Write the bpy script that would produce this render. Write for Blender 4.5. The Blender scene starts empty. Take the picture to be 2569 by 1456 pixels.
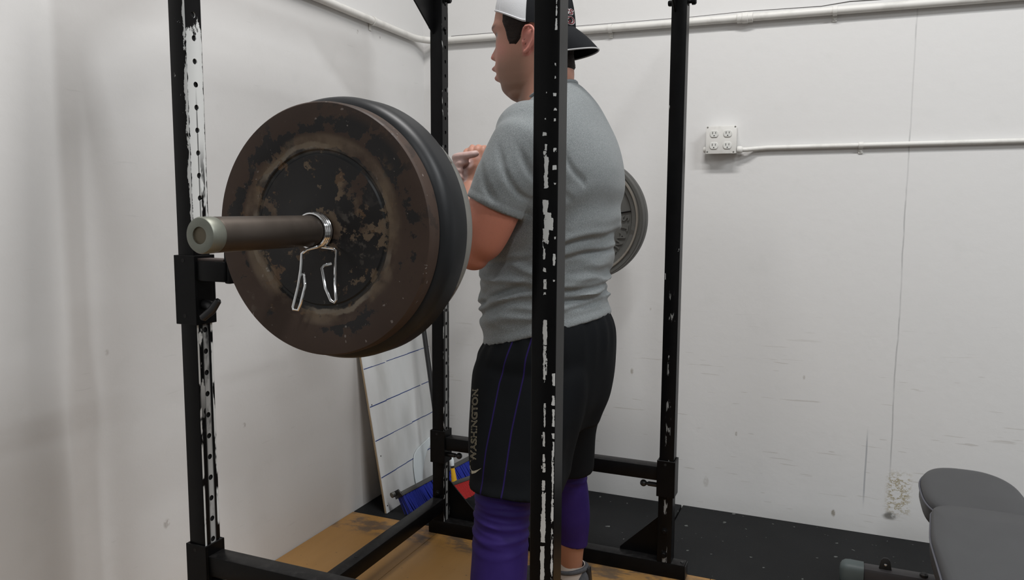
import bpy, bmesh, math, random
import numpy as np
from mathutils import Vector, Matrix, noise
from mathutils.bvhtree import BVHTree

random.seed(4)
PI = math.pi
COL = bpy.context.scene.collection
SC = bpy.context.scene

# ------------------------------------------------------------------ camera
F_PX, YAW, PITCH, ROLL, CAM_H = 1932.65, 0.3989, 0.1085, 0.0056, 1.3143
cd = bpy.data.cameras.new('camera')
cam = bpy.data.objects.new('camera', cd)
COL.objects.link(cam)
cd.sensor_width = 36.0
cd.lens = 36.0 * F_PX / 2569.0
cd.clip_start = 0.02
fwd = Vector((-math.sin(YAW) * math.cos(PITCH), math.cos(YAW) * math.cos(PITCH), -math.sin(PITCH)))
right0 = Vector((math.cos(YAW), math.sin(YAW), 0))
up0 = right0.cross(fwd)
# the picture is turned a touch: image x' = x cos r - y sin r (y down)
rgt = right0 * math.cos(ROLL) + up0 * math.sin(ROLL)
up = -right0 * math.sin(ROLL) + up0 * math.cos(ROLL)
m = Matrix((rgt, up, -fwd)).transposed().to_4x4()
m.translation = Vector((0, 0, CAM_H))
cam.matrix_world = m
SC.camera = cam

# ------------------------------------------------------------------ world, lights, exposure
w = bpy.data.worlds.new('world')
SC.world = w
w.use_nodes = True
w.node_tree.nodes['Background'].inputs[0].default_value = (0.85, 0.9, 1.0, 1)
w.node_tree.nodes['Background'].inputs[1].default_value = 0.05


def lamp(name, loc, size, power, rot=(0, 0, 0), color=(1, 0.97, 0.93)):
    ld = bpy.data.lights.new(name, 'AREA')
    ld.shape = 'RECTANGLE'
    ld.size, ld.size_y = size
    ld.energy = power
    ld.color = color
    o = bpy.data.objects.new(name, ld)
    o.location = loc
    o.rotation_euler = rot
    COL.objects.link(o)
    return o


lamp('ceiling_tube_or_fill_light', (-0.35, 1.60, 3.9), (1.3, 0.22), 75, color=(1, 0.98, 0.965))
lamp('ceiling_tube_or_fill_light', (2.2, 1.15, 3.95), (1.5, 0.22), 90, color=(0.955, 0.98, 1.0))
lamp('ceiling_tube_or_fill_light', (0.9, -2.6, 4.2), (0.3, 2.4), 80, color=(0.96, 0.98, 1.0))  # fill lamp added behind the camera for the gym's ambient light
lamp('ceiling_tube_or_fill_light', (4.6, -1.2, 4.2), (0.3, 2.4), 110, color=(0.95, 0.98, 1.0))  # second added fill lamp, off to the right, lifts the lower walls

SC.view_settings.view_transform = 'Standard'
SC.view_settings.look = 'None'
SC.view_settings.gamma = 1
SC.view_settings.exposure = -0.12
SC.view_settings.use_curve_mapping = False


# ------------------------------------------------------------------ node helpers
class Ex:
    """a socket that can be used in arithmetic"""
    def __init__(s, nt, sock):
        s.nt, s.s = nt, sock

    def _m(s, op, *a):
        n = s.nt.nodes.new('ShaderNodeMath')
        n.operation = op
        for i, v in enumerate((s,) + a):
            if isinstance(v, Ex):
                s.nt.links.new(v.s, n.inputs[i])
            else:
                n.inputs[i].default_value = v
        return Ex(s.nt, n.outputs[0])

    def __add__(s, o): return s._m('ADD', o)
    __radd__ = __add__
    def __sub__(s, o): return s._m('SUBTRACT', o)
    def __rsub__(s, o): return (s * -1.0) + o
    def __mul__(s, o): return s._m('MULTIPLY', o)
    __rmul__ = __mul__
    def __truediv__(s, o): return s._m('DIVIDE', o)
    def gt(s, o): return s._m('GREATER_THAN', o)
    def lt(s, o): return s._m('LESS_THAN', o)
    def abs(s): return s._m('ABSOLUTE')
    def max(s, o): return s._m('MAXIMUM', o)
    def min(s, o): return s._m('MINIMUM', o)
    def pow(s, o): return s._m('POWER', o)
    def sqrt(s): return s._m('SQRT')
    def sin(s): return s._m('SINE')

    def step(s, a, b):
        n = s.nt.nodes.new('ShaderNodeMapRange')
        n.interpolation_type = 'SMOOTHSTEP'
        s.nt.links.new(s.s, n.inputs[0])
        n.inputs[1].default_value, n.inputs[2].default_value = a, b
        return Ex(s.nt, n.outputs[0])

    def bump_at(s, c, wd):
        """1 at c, 0 beyond c +- wd"""
        return 1.0 - (s - c).abs().step(wd * .45, wd)


class Mat:
    def __init__(s, name, color=(.5, .5, .5), rough=.5, metal=0.0, spec=.5):
        s.m = bpy.data.materials.new(name)
        s.m.use_nodes = True
        s.nt = s.m.node_tree
        s.b = s.nt.nodes['Principled BSDF']
        s.b.inputs['Base Color'].default_value = (*color, 1)
        s.b.inputs['Roughness'].default_value = rough
        s.b.inputs['Metallic'].default_value = metal
        s.b.inputs['Specular IOR Level'].default_value = spec
        g = s.nt.nodes.new('ShaderNodeNewGeometry')
        sp = s.nt.nodes.new('ShaderNodeSeparateXYZ')
        s.nt.links.new(g.outputs['Position'], sp.inputs[0])
        s.x, s.y, s.z = (Ex(s.nt, sp.outputs[i]) for i in range(3))
        sn = s.nt.nodes.new('ShaderNodeSeparateXYZ')
        s.nt.links.new(g.outputs['True Normal'], sn.inputs[0])
        s.nx, s.ny, s.nz = (Ex(s.nt, sn.outputs[i]) for i in range(3))
        s.pos = g.outputs['Position']

    def noise(s, scale, stretch=(1, 1, 1), detail=4, rough=.55, off=(0, 0, 0), kind='noise'):
        mp = s.nt.nodes.new('ShaderNodeMapping')
        mp.inputs['Scale'].default_value = stretch
        mp.inputs['Location'].default_value = off
        s.nt.links.new(s.pos, mp.inputs[0])
        if kind == 'vor':
            n = s.nt.nodes.new('ShaderNodeTexVoronoi')
            n.inputs['Scale'].default_value = scale
            s.nt.links.new(mp.outputs[0], n.inputs['Vector'])
            return Ex(s.nt, n.outputs['Distance'])
        n = s.nt.nodes.new('ShaderNodeTexNoise')
        n.inputs['Scale'].default_value = scale
        n.inputs['Detail'].default_value = detail
        n.inputs['Roughness'].default_value = rough
        s.nt.links.new(mp.outputs[0], n.inputs['Vector'])
        return Ex(s.nt, n.outputs['Fac'])

    def mix(s, fac, a, b):
        n = s.nt.nodes.new('ShaderNodeMix')
        n.data_type = 'RGBA'
        if isinstance(fac, Ex):
            s.nt.links.new(fac.s, n.inputs[0])
        else:
            n.inputs[0].default_value = fac
        for i, v in ((6, a), (7, b)):
            if isinstance(v, tuple):
                n.inputs[i].default_value = (*v, 1)
            else:
                s.nt.links.new(v, n.inputs[i])
        return n.outputs[2]

    def color(s, c):
        s.nt.links.new(c, s.b.inputs['Base Color'])

    def rough(s, e):
        s.nt.links.new(e.s, s.b.inputs['Roughness'])

    def bump(s, e, strength=.2, dist=.002):
        n = s.nt.nodes.new('ShaderNodeBump')
        n.inputs['Strength'].default_value = strength
        n.inputs['Distance'].default_value = dist
        s.nt.links.new(e.s, n.inputs['Height'])
        s.nt.links.new(n.outputs[0], s.b.inputs['Normal'])

    def attr(s, name='Col'):
        n = s.nt.nodes.new('ShaderNodeAttribute')
        n.attribute_name = name
        return n.outputs['Color']


# ------------------------------------------------------------------ materials
WHITE_CHIP = (.60, .61, .60)


def wall_material(name, marks):
    M = Mat(name, rough=.62, spec=.25)
    base = M.mix(M.noise(1.3, detail=3), (.655, .650, .640), (.685, .680, .672))
    base = M.mix(M.noise(9, detail=5).step(.55, .75) * .25, base, (.60, .60, .585))
    if marks == 'back':
        # scuffs low on the wall
        low = 1.0 - M.z.step(.55, 1.0)
        s1 = M.noise(4, (1.0, 1, 22), 3, .5).step(.70, .73) * low
        s2 = M.noise(7, (1, 1, 12), 2, .5, (3, 1, 4)).step(.70, .73) * low
        base = M.mix((s1.max(s2)) * .35, base, (.36, .33, .29))
        wob = (M.noise(3, (1, 1, 1), 3) - .5) * .02
        seam = (M.x + wob).bump_at(.236, .0035) * (.35 + M.noise(6, (1, 1, 1)).step(.45, .6) * .35) * M.z.step(.12, .3)
        base = M.mix(seam, base, (.38, .38, .38))
        crack = (M.x + wob * .3).bump_at(.147, .004) * M.z.bump_at(.27, .18)
        base = M.mix(crack * .7, base, (.30, .31, .33))
        # gouged patch with yellow edges beside the seam
        patch = (M.x.bump_at(.272, .055)) * (M.z.bump_at(.18, .11))
        net = M.noise(26, (1, 1, 1.6), 4, .7).bump_at(.5, .045)
        base = M.mix(patch * net * .9, base, (.36, .31, .20))
        sp = ((M.x - .245) * (M.x - .245) + (M.z - .085) * (M.z - .085) * 2.2).sqrt()
        base = M.mix((1.0 - sp.step(.012, .034)) * M.noise(30).step(.35, .6) * .85, base, (.12, .115, .10))
        for cx_, cz_, r_, k_ in ((.037, .062, .02, .8), (-.82, .581, .018, .55), (-.744, .869, .010, .5), (-.36, .35, .012, .5), (-.10, .62, .012, .35), (-.62, .46, .01, .4), (-.48, .12, .03, .25)):
            d = ((M.x - cx_) * (M.x - cx_) * 4.0 + (M.z - cz_) * (M.z - cz_)).sqrt()
            base = M.mix((1.0 - d.step(r_ * .5, r_)) * M.noise(60).step(.3, .6) * k_, base, (.20, .17, .12))
        base = M.mix((1.0 - M.z.step(.0, .10)) * .3, base, (.50, .50, .48))
        M.bump(M.noise(25, (1, 1, 1), 5) + patch * M.noise(40) * 2.0, .25, .003)
    else:
        s1 = M.noise(6, (1, 1.2, 16), 3, .5).step(.71, .74)
        base = M.mix(s1 * .18, base, (.45, .45, .44))
        for cy_, cz_, r_, k_ in ((1.70, .33, .02, .5), (1.52, .9, .012, .3), (2.05, .55, .012, .5), (1.30, .30, .02, .35), (2.78, 2.03, .012, .5), (2.95, 2.04, .008, .6)):
            d = ((M.y - cy_) * (M.y - cy_) * 1.5 + (M.z - cz_) * (M.z - cz_)).sqrt()
            base = M.mix((1.0 - d.step(r_ * .4, r_)) * M.noise(70).step(.4, .6) * k_, base, (.25, .22, .2))
        M.bump(M.noise(14, (1, 1, 1), 5), .3, .004)
    M.color(base)
    return M.m


M_WALL_L = wall_material('painted_wall_side', 'left')
M_WALL_B = wall_material('painted_wall_back', 'back')
_m = Mat('pipe_paint', (.66, .65, .62), .45)
_m.color(_m.mix(_m.noise(18, detail=4).step(.5, .7), (.68, .67, .64), (.60, .59, .56)))
M_PIPE = _m.m
M_CEIL = Mat('ceiling_paint', (.62, .62, .62), .8).m

_m = Mat('black_rubber', (.02, .02, .021), .6, spec=.15)
sp = _m.noise(30, detail=2, rough=.5).step(.70, .715)
_m.color(_m.mix(sp * .8, _m.mix(_m.noise(5, detail=5), (.007, .0075, .008), (.014, .0145, .015)), (.13, .135, .13)))
_m.bump(_m.noise(220, detail=2), .4, .001)
M_RUBBER = _m.m

_m = Mat('worn_plywood', (.3, .17, .07), .42, spec=.4)
g = _m.noise(3.0, (6, 1, 1), 5, .6)
c = _m.mix(g, (.26, .135, .038), (.36, .195, .062))
c = _m.mix(_m.noise(2.2, detail=3).step(.4, .7) * .5, c, (.30, .175, .068))
# chalk and rubber dust rubbed in along the rack foot
dust = _m.y.bump_at(2.60, .11) * _m.noise(9, (1, 1.6, 1), 5, .65).step(.42, .6)
c = _m.mix(dust * .75, c, (.062, .056, .052))
c = _m.mix(_m.noise(45, detail=3).step(.68, .72) * .6, c, (.06, .045, .03))
_m.color(c)
_m.bump(_m.noise(40, (4, 1, 1), 4), .15, .001)
M_WOOD = _m.m


def black_paint(name, chips=None, rough=.32):
    M = Mat(name, (.006, .006, .0065), rough, spec=.13)
    base = M.mix(M.noise(30, detail=4), (.0018, .0018, .0020), (.0042, .0042, .0046))
    if chips:
        mask = chips(M)
        base = M.mix(mask, base, WHITE_CHIP)
        M.rough(mask * .25 + rough)
    dust = M.nz.step(.7, .95) * (M.noise(55, detail=5).step(.45, .72) * .5 + .25)
    base = M.mix(dust * .5, base, (.045, .043, .042))
    M.color(base)
    M.bump(M.noise(90, detail=3), .06, .001)
    return M.m


AX0, AY0, RD, RW, TW = -1.4495, 1.3832, .9077, 1.2468, .0508
BY0 = AY0 + RW
CX0 = AX0 + RD


def chips_a(M):
    u = (M.y - (AY0 + TW / 2)) / (TW / 2)
    side = M.nx.gt(.5)
    n1 = M.noise(22, (1, 1, .45), 4, .6)
    n2 = M.noise(38, (1, 1.4, .35), 3, .6, (2, 5, 1))
    zt_ = M.z + (M.noise(34, (1, 1, .6), 6, .7, (4, 4, 4)) - .5) * .16
    up_ = M.z.step(1.21, 1.24) * (1.0 - zt_.step(1.715, 1.722))
    # upper half: nearly all white, black streaks to the right of the holes low down
    streak = u.bump_at(.42, .35) * (1.0 - M.z.step(1.36, 1.48)) * n2.step(.42, .5)
    streak = streak.max(u.bump_at(0.0, .10) * (1.0 - M.z.step(1.5, 1.6)) * .8)
    upper = up_ * (1.0 - ((u + .02).abs() + (M.noise(60, (1, 1, .5), 5, .7) - .5) * .5).step(.90, .93)) * (1.0 - streak) * n1.step(.22, .26)
    # lower half: a grey rubbed line down the holes and ragged rims
    lo = 1.0 - M.z.step(1.02, 1.06)
    centre = u.bump_at(.05, .42) * .55 * n1.step(.3, .5)
    rims = (u.bump_at(-.92, .18).max(u.bump_at(.86, .24))) * n2.step(.45, .52)
    wide = u.bump_at(-.55, .4) * n1.step(.5, .53) * M.z.step(.75, .95)
    lower = lo * (centre.max(rims).max(wide))
    topz = zt_.step(1.715, 1.722) * (n1.step(.56, .575) * .8)
    s = side * (upper.max(lower).max(topz))
    # outer face: ragged white along the corner and a few nicks
    uf = (M.x - (AX0 + TW / 2)) / (TW / 2)
    face = M.ny.lt(-.5)
    edge = (uf + (M.noise(55, (1, 1, .45), 6, .7, (1, 1, 1)) - .5) * 1.1).step(.70, .73) * M.noise(30, (1, 1, .4), 5, .6, (3, 3, 0)).step(.40, .42) * M.z.gt(1.22)
    nick = uf.bump_at(.1, .7) * M.noise(50, (1, 1, .8), 3, .6).step(.66, .68) * M.z.bump_at(1.50, .3)
    return s.max(face * (edge.max(nick)))


# flaked spots on the front post as they sit there: bottom z, top z, place and half width across the face
CHIPS_C = [(1.419, 1.43, 0.05, 0.118), (1.406, 1.418, -0.02, 0.118), (1.349, 1.406, 0.09, 0.157), (1.298, 1.326, 0.05, 0.197), (1.289, 1.302, 0.25, 0.276), (1.269, 1.292, 0.33, 0.354), (1.243, 1.271, 0.09, 0.236), (1.235, 1.245, 0.01, 0.118), (1.212, 1.237, 0.01, 0.079), (1.19, 1.197, 0.05, 0.118), (1.156, 1.174, 0.09, 0.118), (1.144, 1.149, 0.05, 0.079), (1.047, 1.096, 0.13, 0.157), (0.979, 1.045, 0.13, 0.118), (0.989, 1.02, 0.21, 0.118), (0.968, 0.978, 0.13, 0.039), (0.884, 0.931, 0.17, 0.079), (0.843, 0.873, 0.13, 0.079), (0.86, 0.867, -0.02, 0.039), (0.812, 0.829, 0.13, 0.079), (0.792, 0.81, 0.17, 0.118), (0.799, 0.805, -0.02, 0.039), (0.754, 0.776, 0.13, 0.118), (0.705, 0.751, 0.17, 0.157), (0.647, 0.706, 0.13, 0.197), (0.568, 0.638, 0.09, 0.157), (1.664, 1.692, 0.76, 0.039), (1.639, 1.66, 0.76, 0.079), (1.574, 1.579, 0.72, 0.079), (1.551, 1.555, 0.72, 0.039), (1.518, 1.524, 0.68, 0.118), (1.494, 1.498, 0.76, 0.079), (1.474, 1.479, 0.72, 0.079), (1.524, 1.527, 0.05, 0.039), (1.477, 1.48, -0.02, 0.039), (1.446, 1.453, -0.06, 0.118), (1.416, 1.423, 0.76, 0.118), (1.383, 1.392, 0.72, 0.157), (1.356, 1.359, 0.8, 0.079), (1.253, 1.257, 0.84, 0.039), (1.201, 1.225, 0.8, 0.079), (1.17, 1.174, 0.8, 0.079), (0.968, 0.991, 0.88, 0.118), (0.93, 0.948, 0.88, 0.118), (0.886, 0.922, 0.88, 0.079), (0.862, 0.873, 0.88, 0.079), (0.836, 0.856, 0.96, 0.118), (0.573, 0.839, 0.88, 0.079), (0.772, 0.779, 1.0, 0.118)]


def chips_c(M):
    u = (M.x - (CX0 + TW / 2)) / (TW / 2)
    face = M.ny.lt(-.5)
    jag = (M.noise(60, (1, 1, .8), 5, .7) - .5)
    jagz = (M.noise(45, (1, 1, 1), 4, .7, (3, 1, 9)) - .5) * .010
    zj = M.z + jagz
    acc = None
    for z0, z1, uc, hu in CHIPS_C:
        seg = zj.gt(z0) * zj.lt(z1) * (jag * .42 + (u - uc).abs()).lt(hu)
        acc = seg if acc is None else acc.max(seg)
    hole = M.noise(70, (1, 1, .5), 4, .7, (8, 8, 8)).gt(.40)
    side = M.nx.gt(.5) * ((M.y - AY0 - TW).abs().lt(.0018)) * M.noise(40, (1, 1, .8), 3).gt(.57)
    return (face * acc * hole).max(side)


def chips_d(M):
    u = (M.x - (CX0 + TW / 2)) / (TW / 2)
    face = M.ny.lt(-.5)
    n = M.noise(45, (1.5, 1, .35), 4, .6)
    a = u.bump_at(.1, .40) * (1.0 - M.z.step(1.0, 1.05)) * n.step(.555, .60) * .35
    b = n.step(.70, .72) * .5
    return face * (a.max(b))


def chips_b(M):
    side = M.nx.gt(.5)
    u = (M.y - (BY0 + TW / 2)) / (TW / 2)
    n = M.noise(35, (1, 1.3, .4), 3, .6)
    e = (u.abs().step(.6, .8)) * n.step(.56, .60) * .5
    c_ = u.bump_at(0, .45) * (1.0 - M.z.step(1.0, 1.05)) * .35
    return side * (e.max(c_))


M_BLACK = black_paint('black_rack_paint', rough=.36)
M_POST_A = black_paint('chipped_paint_hole_face', chips_a)
M_POST_B = black_paint('rubbed_paint_far', chips_b)
M_POST_C = black_paint('chipped_paint_front', chips_c, .28)
M_POST_D = black_paint('scratched_paint', chips_d)
M_DARK = Mat('hole_dark', (.003, .003, .003), .8).m
M_PLASTIC = Mat('black_plastic', (.012, .012, .013), .38).m

# ------------------------------------------------------------------ mesh helpers
class MB:
    def __init__(s):
        s.v, s.f = [], []

    def add(s, vs, fs):
        o = len(s.v)
        s.v += [tuple(v) for v in vs]
        s.f += [tuple(i + o for i in f) for f in fs]
        return s

    def box(s, a, b):
        x0, y0, z0 = a
        x1, y1, z1 = b
        vs = [(x, y, z) for z in (z0, z1) for y in (y0, y1) for x in (x0, x1)]
        return s.add(vs, [(0, 2, 3, 1), (4, 5, 7, 6), (0, 1, 5, 4), (2, 6, 7, 3), (0, 4, 6, 2), (1, 3, 7, 5)])

    def tube(s, pts, r, n=12, cap=True, rs=None, flat=1.0):
        pts = [Vector(p) for p in pts]
        rings = []
        prev = None
        for i, p in enumerate(pts):
            if i == 0:
                t = pts[1] - p
            elif i == len(pts) - 1:
                t = p - pts[-2]
            else:
                t = (pts[i + 1] - p).normalized() + (p - pts[i - 1]).normalized()
            t.normalize()
            if prev is None:
                q = Vector((0, 0, 1)) if abs(t.z) < .9 else Vector((1, 0, 0))
                a = t.cross(q).normalized()
            else:
                a = (prev - t * prev.dot(t)).normalized()
            prev = a
            b = t.cross(a)
            rr = rs[i] if rs else r
            rings.append([p + (a * math.cos(k * 2 * PI / n) + b * math.sin(k * 2 * PI / n) * flat) * rr for k in range(n)])
        return s.rings(rings, cap)

    def rings(s, rings, cap=True, closed=True):
        n = len(rings[0])
        vs = [p for r in rings for p in r]
        fs = []
        for i in range(len(rings) - 1):
            for k in range(n if closed else n - 1):
                k2 = (k + 1) % n
                fs.append((i * n + k, i * n + k2, (i + 1) * n + k2, (i + 1) * n + k))
        if cap:
            fs.append(tuple(range(n))[::-1])
            fs.append(tuple((len(rings) - 1) * n + k for k in range(n)))
        return s.add(vs, fs)

    def lathe(s, prof, c, axis='Y', n=64):
        """prof: (radius, offset along axis); closed loop when first == last"""
        rings = []
        for r, o in prof:
            ring = []
            for k in range(n):
                a = 2 * PI * k / n
                if axis == 'Y':
                    ring.append((c[0] + r * math.cos(a), c[1] + o, c[2] + r * math.sin(a)))
                elif axis == 'X':
                    ring.append((c[0] + o, c[1] + r * math.cos(a), c[2] + r * math.sin(a)))
                else:
                    ring.append((c[0] + r * math.cos(a), c[1] + r * math.sin(a), c[2] + o))
            rings.append(ring)
        return s.rings(rings, cap=False)

    def ball(s, c, r, n=16):
        rx, ry, rz = (r, r, r) if isinstance(r, (int, float)) else r
        rings = []
        for i in range(1, n // 2 * 1):
            t = PI * i / (n // 2)
            rings.append([(c[0] + rx * math.sin(t) * math.cos(2 * PI * k / n), c[1] + ry * math.sin(t) * math.sin(2 * PI * k / n), c[2] - rz * math.cos(t)) for k in range(n)])
        return s.rings(rings)

    def prism(s, poly, vec):
        n = len(poly)
        v = Vector(vec)
        a = [Vector(p) for p in poly]
        b = [p + v for p in a]
        return s.add(a + b, [tuple(range(n))[::-1], tuple(range(n, 2 * n))] + [(i, (i + 1) % n, n + (i + 1) % n, n + i) for i in range(n)])

    def build(s, name, mat, parent=None, bevel=0, smooth=False, seg=2, angle=35, origin=None):
        me = bpy.data.meshes.new(name)
        o_ = Vector(origin) if origin else Vector((0, 0, 0))
        me.from_pydata([tuple(Vector(v) - o_) for v in s.v], [], s.f)
        bm = bmesh.new()
        bm.from_mesh(me)
        bmesh.ops.recalc_face_normals(bm, faces=bm.faces)
        if bevel:
            es = [e for e in bm.edges if len(e.link_faces) == 2 and e.calc_face_angle(0) > .6]
            bmesh.ops.bevel(bm, geom=es, offset=bevel, segments=seg, affect='EDGES', profile=.5, clamp_overlap=True)
        bm.to_mesh(me)
        bm.free()
        if smooth or bevel:
            for p in me.polygons:
                p.use_smooth = True
            me.set_sharp_from_angle(angle=math.radians(angle))
        me.materials.append(mat)
        ob = bpy.data.objects.new(name, me)
        ob.location = o_
        COL.objects.link(ob)
        if parent:
            ob.parent = parent
            if o_.length:
                ob.location = o_ - parent_loc(parent)
            else:
                ob.matrix_parent_inverse = parent_inv(parent)
        return ob


def parent_loc(p):
    """where the parent's own origin stands in the world (nothing here is turned or scaled by a parent)"""
    l = Vector((0, 0, 0))
    while p:
        l += Vector(p.location) + p.matrix_parent_inverse.translation
        p = p.parent
    return l


def parent_inv(p):
    return Matrix.Translation(-parent_loc(p))


def thing(name, label, cat, loc=(0, 0, 0), group=None):
    o = bpy.data.objects.new(name, None)
    o.empty_display_size = .1
    COL.objects.link(o)
    o.location = loc
    tag(o, label, cat, group)
    return o


def tag(o, label=None, cat=None, group=None, kind=None):
    if label: o['label'] = label
    if cat: o['category'] = cat
    if group: o['group'] = group
    if kind: o['kind'] = kind
    return o


# ------------------------------------------------------------------ room shell
LX, BYW = -1.873, 3.336
HZ = 4.5
XR, YF = 7.5, -6.5
tag(MB().box((LX - .12, YF, -.15), (LX, BYW + .12, HZ)).build('wall_left', M_WALL_L), kind='structure')
tag(MB().box((LX, BYW, -.15), (XR, BYW + .12, HZ)).build('wall_back', M_WALL_B), kind='structure')
tag(MB().box((XR, YF, -.15), (XR + .12, BYW + .12, HZ)).build('wall_right', M_WALL_L), kind='structure')
tag(MB().box((LX - .12, YF - .12, -.15), (XR + .12, YF, HZ)).build('wall_front', M_WALL_L), kind='structure')
tag(MB().box((LX - .12, YF - .12, HZ), (XR + .12, BYW + .12, HZ + .1)).build('ceiling', M_CEIL), kind='structure')
floor_ = tag(MB().box((LX - .12, YF - .12, -.25), (XR + .12, BYW + .12, -.02)).build('floor', Mat('concrete', (.12, .12, .115), .7).m), kind='structure')
# rubber mats along the back wall and to the right of the platform
for (x0, x1, y0, y1) in ((LX + .003, -.582, 2.690, BYW - .003), (-.576, .66, 2.690, BYW - .003), (.666, 1.9, 2.690, BYW - .003),
                         (.80, 2.0, 1.45, 2.684), (.80, 2.0, .2, 1.444), (1.906, 3.1, 2.690, BYW - .003)):
    MB().box((x0, y0, -.02), (x1, y1, 0)).build('rubber_mat', M_RUBBER, floor_, bevel=.0025, seg=1)
# lifting platform of plywood sheets
for (x0, x1) in ((LX + .003, -1.436), (-1.4345, -.36), (-.3585, .794)):
    for (y0, y1) in ((1.47, 2.684), (.25, 1.4685)):
        MB().box((x0, y0, -.019), (x1, y1, 0)).build('plywood_sheet', M_WOOD, floor_, bevel=.001, seg=1)


# ------------------------------------------------------------------ conduits
def clamp(parent, p, axis, r):
    b = MB()
    x, y, z = p
    if axis == 'X':
        b.lathe([(r + .0005, -.008), (r + .003, -.008), (r + .003, .008), (r + .0005, .008), (r + .0005, -.008)], p, 'X', 20)
        b.box((x - .008, BYW - .004, z - r - .022), (x + .008, BYW - .0005, z - r + .004))
        b.lathe([(.0005, -.005), (.004, -.004), (.004, 0)], (x, BYW - .003, z - r - .013), 'Y', 10)
    else:
        b.lathe([(r + .0005, -.008), (r + .003, -.008), (r + .003, .008), (r + .0005, .008), (r + .0005, -.008)], p, 'Y', 20)
        b.box((LX + .0005, y - .008, z - r - .022), (LX + .004, y + .008, z - r + .004))
    b.build('clamp', M_PIPE, parent, smooth=True)


pr = .0155
pipe = thing('wall_conduit', 'thick white painted pipe running high along both walls around the corner', 'pipe', (LX + .02, BYW - .02, 2.085))
px0, py0, pz = LX + pr + .003, BYW - pr - .003, 2.088
path = [(px0, -1.0, 2.125), (px0, 1.5, 2.105), (px0, 2.9, 2.09)]
for i in range(9):
    a = i / 8 * PI / 2
    path.append((px0 + .13 - .13 * math.cos(a), py0 - .13 + .13 * math.sin(a), pz))
path += [(-.9, py0, 2.078), (-.3, py0, 2.074), (.6, py0, 2.068), (4, py0, 2.05)]
MB().tube(path, pr, 20).build('pipe', M_PIPE, pipe, smooth=True)
for p in ((-.945, py0, 2.0785), (-.05, py0, 2.072), (1.0, py0, 2.064)):
    clamp(pipe, p, 'X', pr)
for p in ((px0, 2.87, 2.0905), (px0, 1.2, 2.108)):
    clamp(pipe, p, 'Y', pr)
MB().lathe([(pr, -.032), (pr + .004, -.030), (pr + .004, -.012), (pr + .006, -.01), (pr + .006, .01), (pr + .004, .012), (pr + .004, .030), (pr, .032)], (-.385, py0, 2.0745), 'X', 20).build('coupling', M_PIPE, pipe, smooth=True)
M_CABLE_SHADOW = Mat('cable_and_shadow_line', (.10, .098, .095), .6).m
cable = [(-1.715, py0, 2.1065), (-.6, py0, 2.0965), (-.385, py0, 2.0995), (-.1, py0, 2.0935), (.0, py0 - .002, 2.1015), (.22, py0, 2.0965), (.34, py0 - .019, 2.090), (.6, py0 - .019, 2.072), (1.2, py0 - .0195, 2.058), (3.5, py0 - .0195, 2.03)]  # thin left run stands in for the caulk's shadow line above the pipe
MB().tube(cable, .0028, 8, rs=[.0012, .0012, .0014, .0018, .0024, .0026, .003, .003, .003, .003]).build('cable', M_CABLE_SHADOW, pipe, smooth=True)['label'] = 'thin dark cable along the top of the pipe, its left run standing for a caulk shadow line'

low = thing('outlet_conduit', 'thin white conduit running right from the outlet box', 'pipe', (-.37, BYW - .02, 1.555))
r2 = .0095
MB().tube([(-.385, BYW - .028, 1.549), (-.36, BYW - .028, 1.549), (-.32, BYW - r2 - .002, 1.553), (-.28, BYW - r2 - .002, 1.5555), (.6, BYW - r2 - .002, 1.560), (3.5, BYW - r2 - .002, 1.575)], r2, 16).build('pipe', M_PIPE, low, smooth=True)
MB().lathe([(r2, 0), (.014, 0), (.0155, .004), (.0155, .014), (.012, .02), (r2, .022)], (-.396, BYW - .028, 1.549), 'X', 16).build('connector', M_PIPE, low, smooth=True)
for x in (.067, 1.2):
    clamp(low, (x, BYW - r2 - .002, 1.5575), 'X', r2)

# ------------------------------------------------------------------ outlet box
ob = thing('outlet_box', 'square white wall box with four power sockets', 'outlet', (-.459, BYW, 1.588))
bx0, bx1, bz0, bz1 = -.516, -.400, 1.536, 1.642
MB().box((bx0, BYW - .052, bz0), (bx1, BYW - .0003, bz1)).build('box_body', M_PIPE, ob, bevel=.004)
M_OUT = Mat('outlet_plastic', (.66, .66, .63), .35).m
plate_y = BYW - .056
MB().box((bx0 - .003, plate_y, bz0 - .003), (bx1 + .003, BYW - .0521, bz1 + .003)).build('cover_plate', M_PIPE, ob, bevel=.0015)
M_SLOT = Mat('slot_dark', (.02, .02, .02), .7).m
for cx_ in (-.486, -.432):
    for cz_ in (1.6135, 1.5655):
        b = MB()
        ring = []
        for dy, sc in ((0, 1), (-.0025, 1), (-.0035, .93)):
            ring.append([(cx_ + .017 * sc * math.cos(a), plate_y + dy, cz_ + max(-.0135, min(.0135, .017 * math.sin(a))) * sc) for a in np.linspace(0, 2 * PI, 28, endpoint=False)])
        b.rings(ring)
        so = b.build('socket', M_OUT, ob, smooth=True)
        b = MB()
        yy = plate_y - .0037
        b.box((cx_ - .0075, yy, cz_ - .001), (cx_ - .0050, yy + .002, cz_ + .0085))
        b.box((cx_ + .0050, yy, cz_ - .000), (cx_ + .0072, yy + .002, cz_ + .0080))
        b.lathe([(.0001, 0), (.0026, 0), (.0026, .002)], (cx_, yy, cz_ - .0075), 'Y', 10)
        b.build('slots', M_SLOT, so)
for cx_, cz_ in ((bx0 + .003, bz1 - .001), (bx1 - .003, bz1 - .001), (bx0 + .004, bz0 + .006), (bx1 - .007, bz0 + .004)):
    MB().lathe([(.0001, -.002), (.003, -.0015), (.0034, 0)], (cx_, plate_y, cz_), 'Y', 10).build('screw', Mat('steel_screw', (.3, .3, .28), .4, .8).m, ob, smooth=True)
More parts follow.
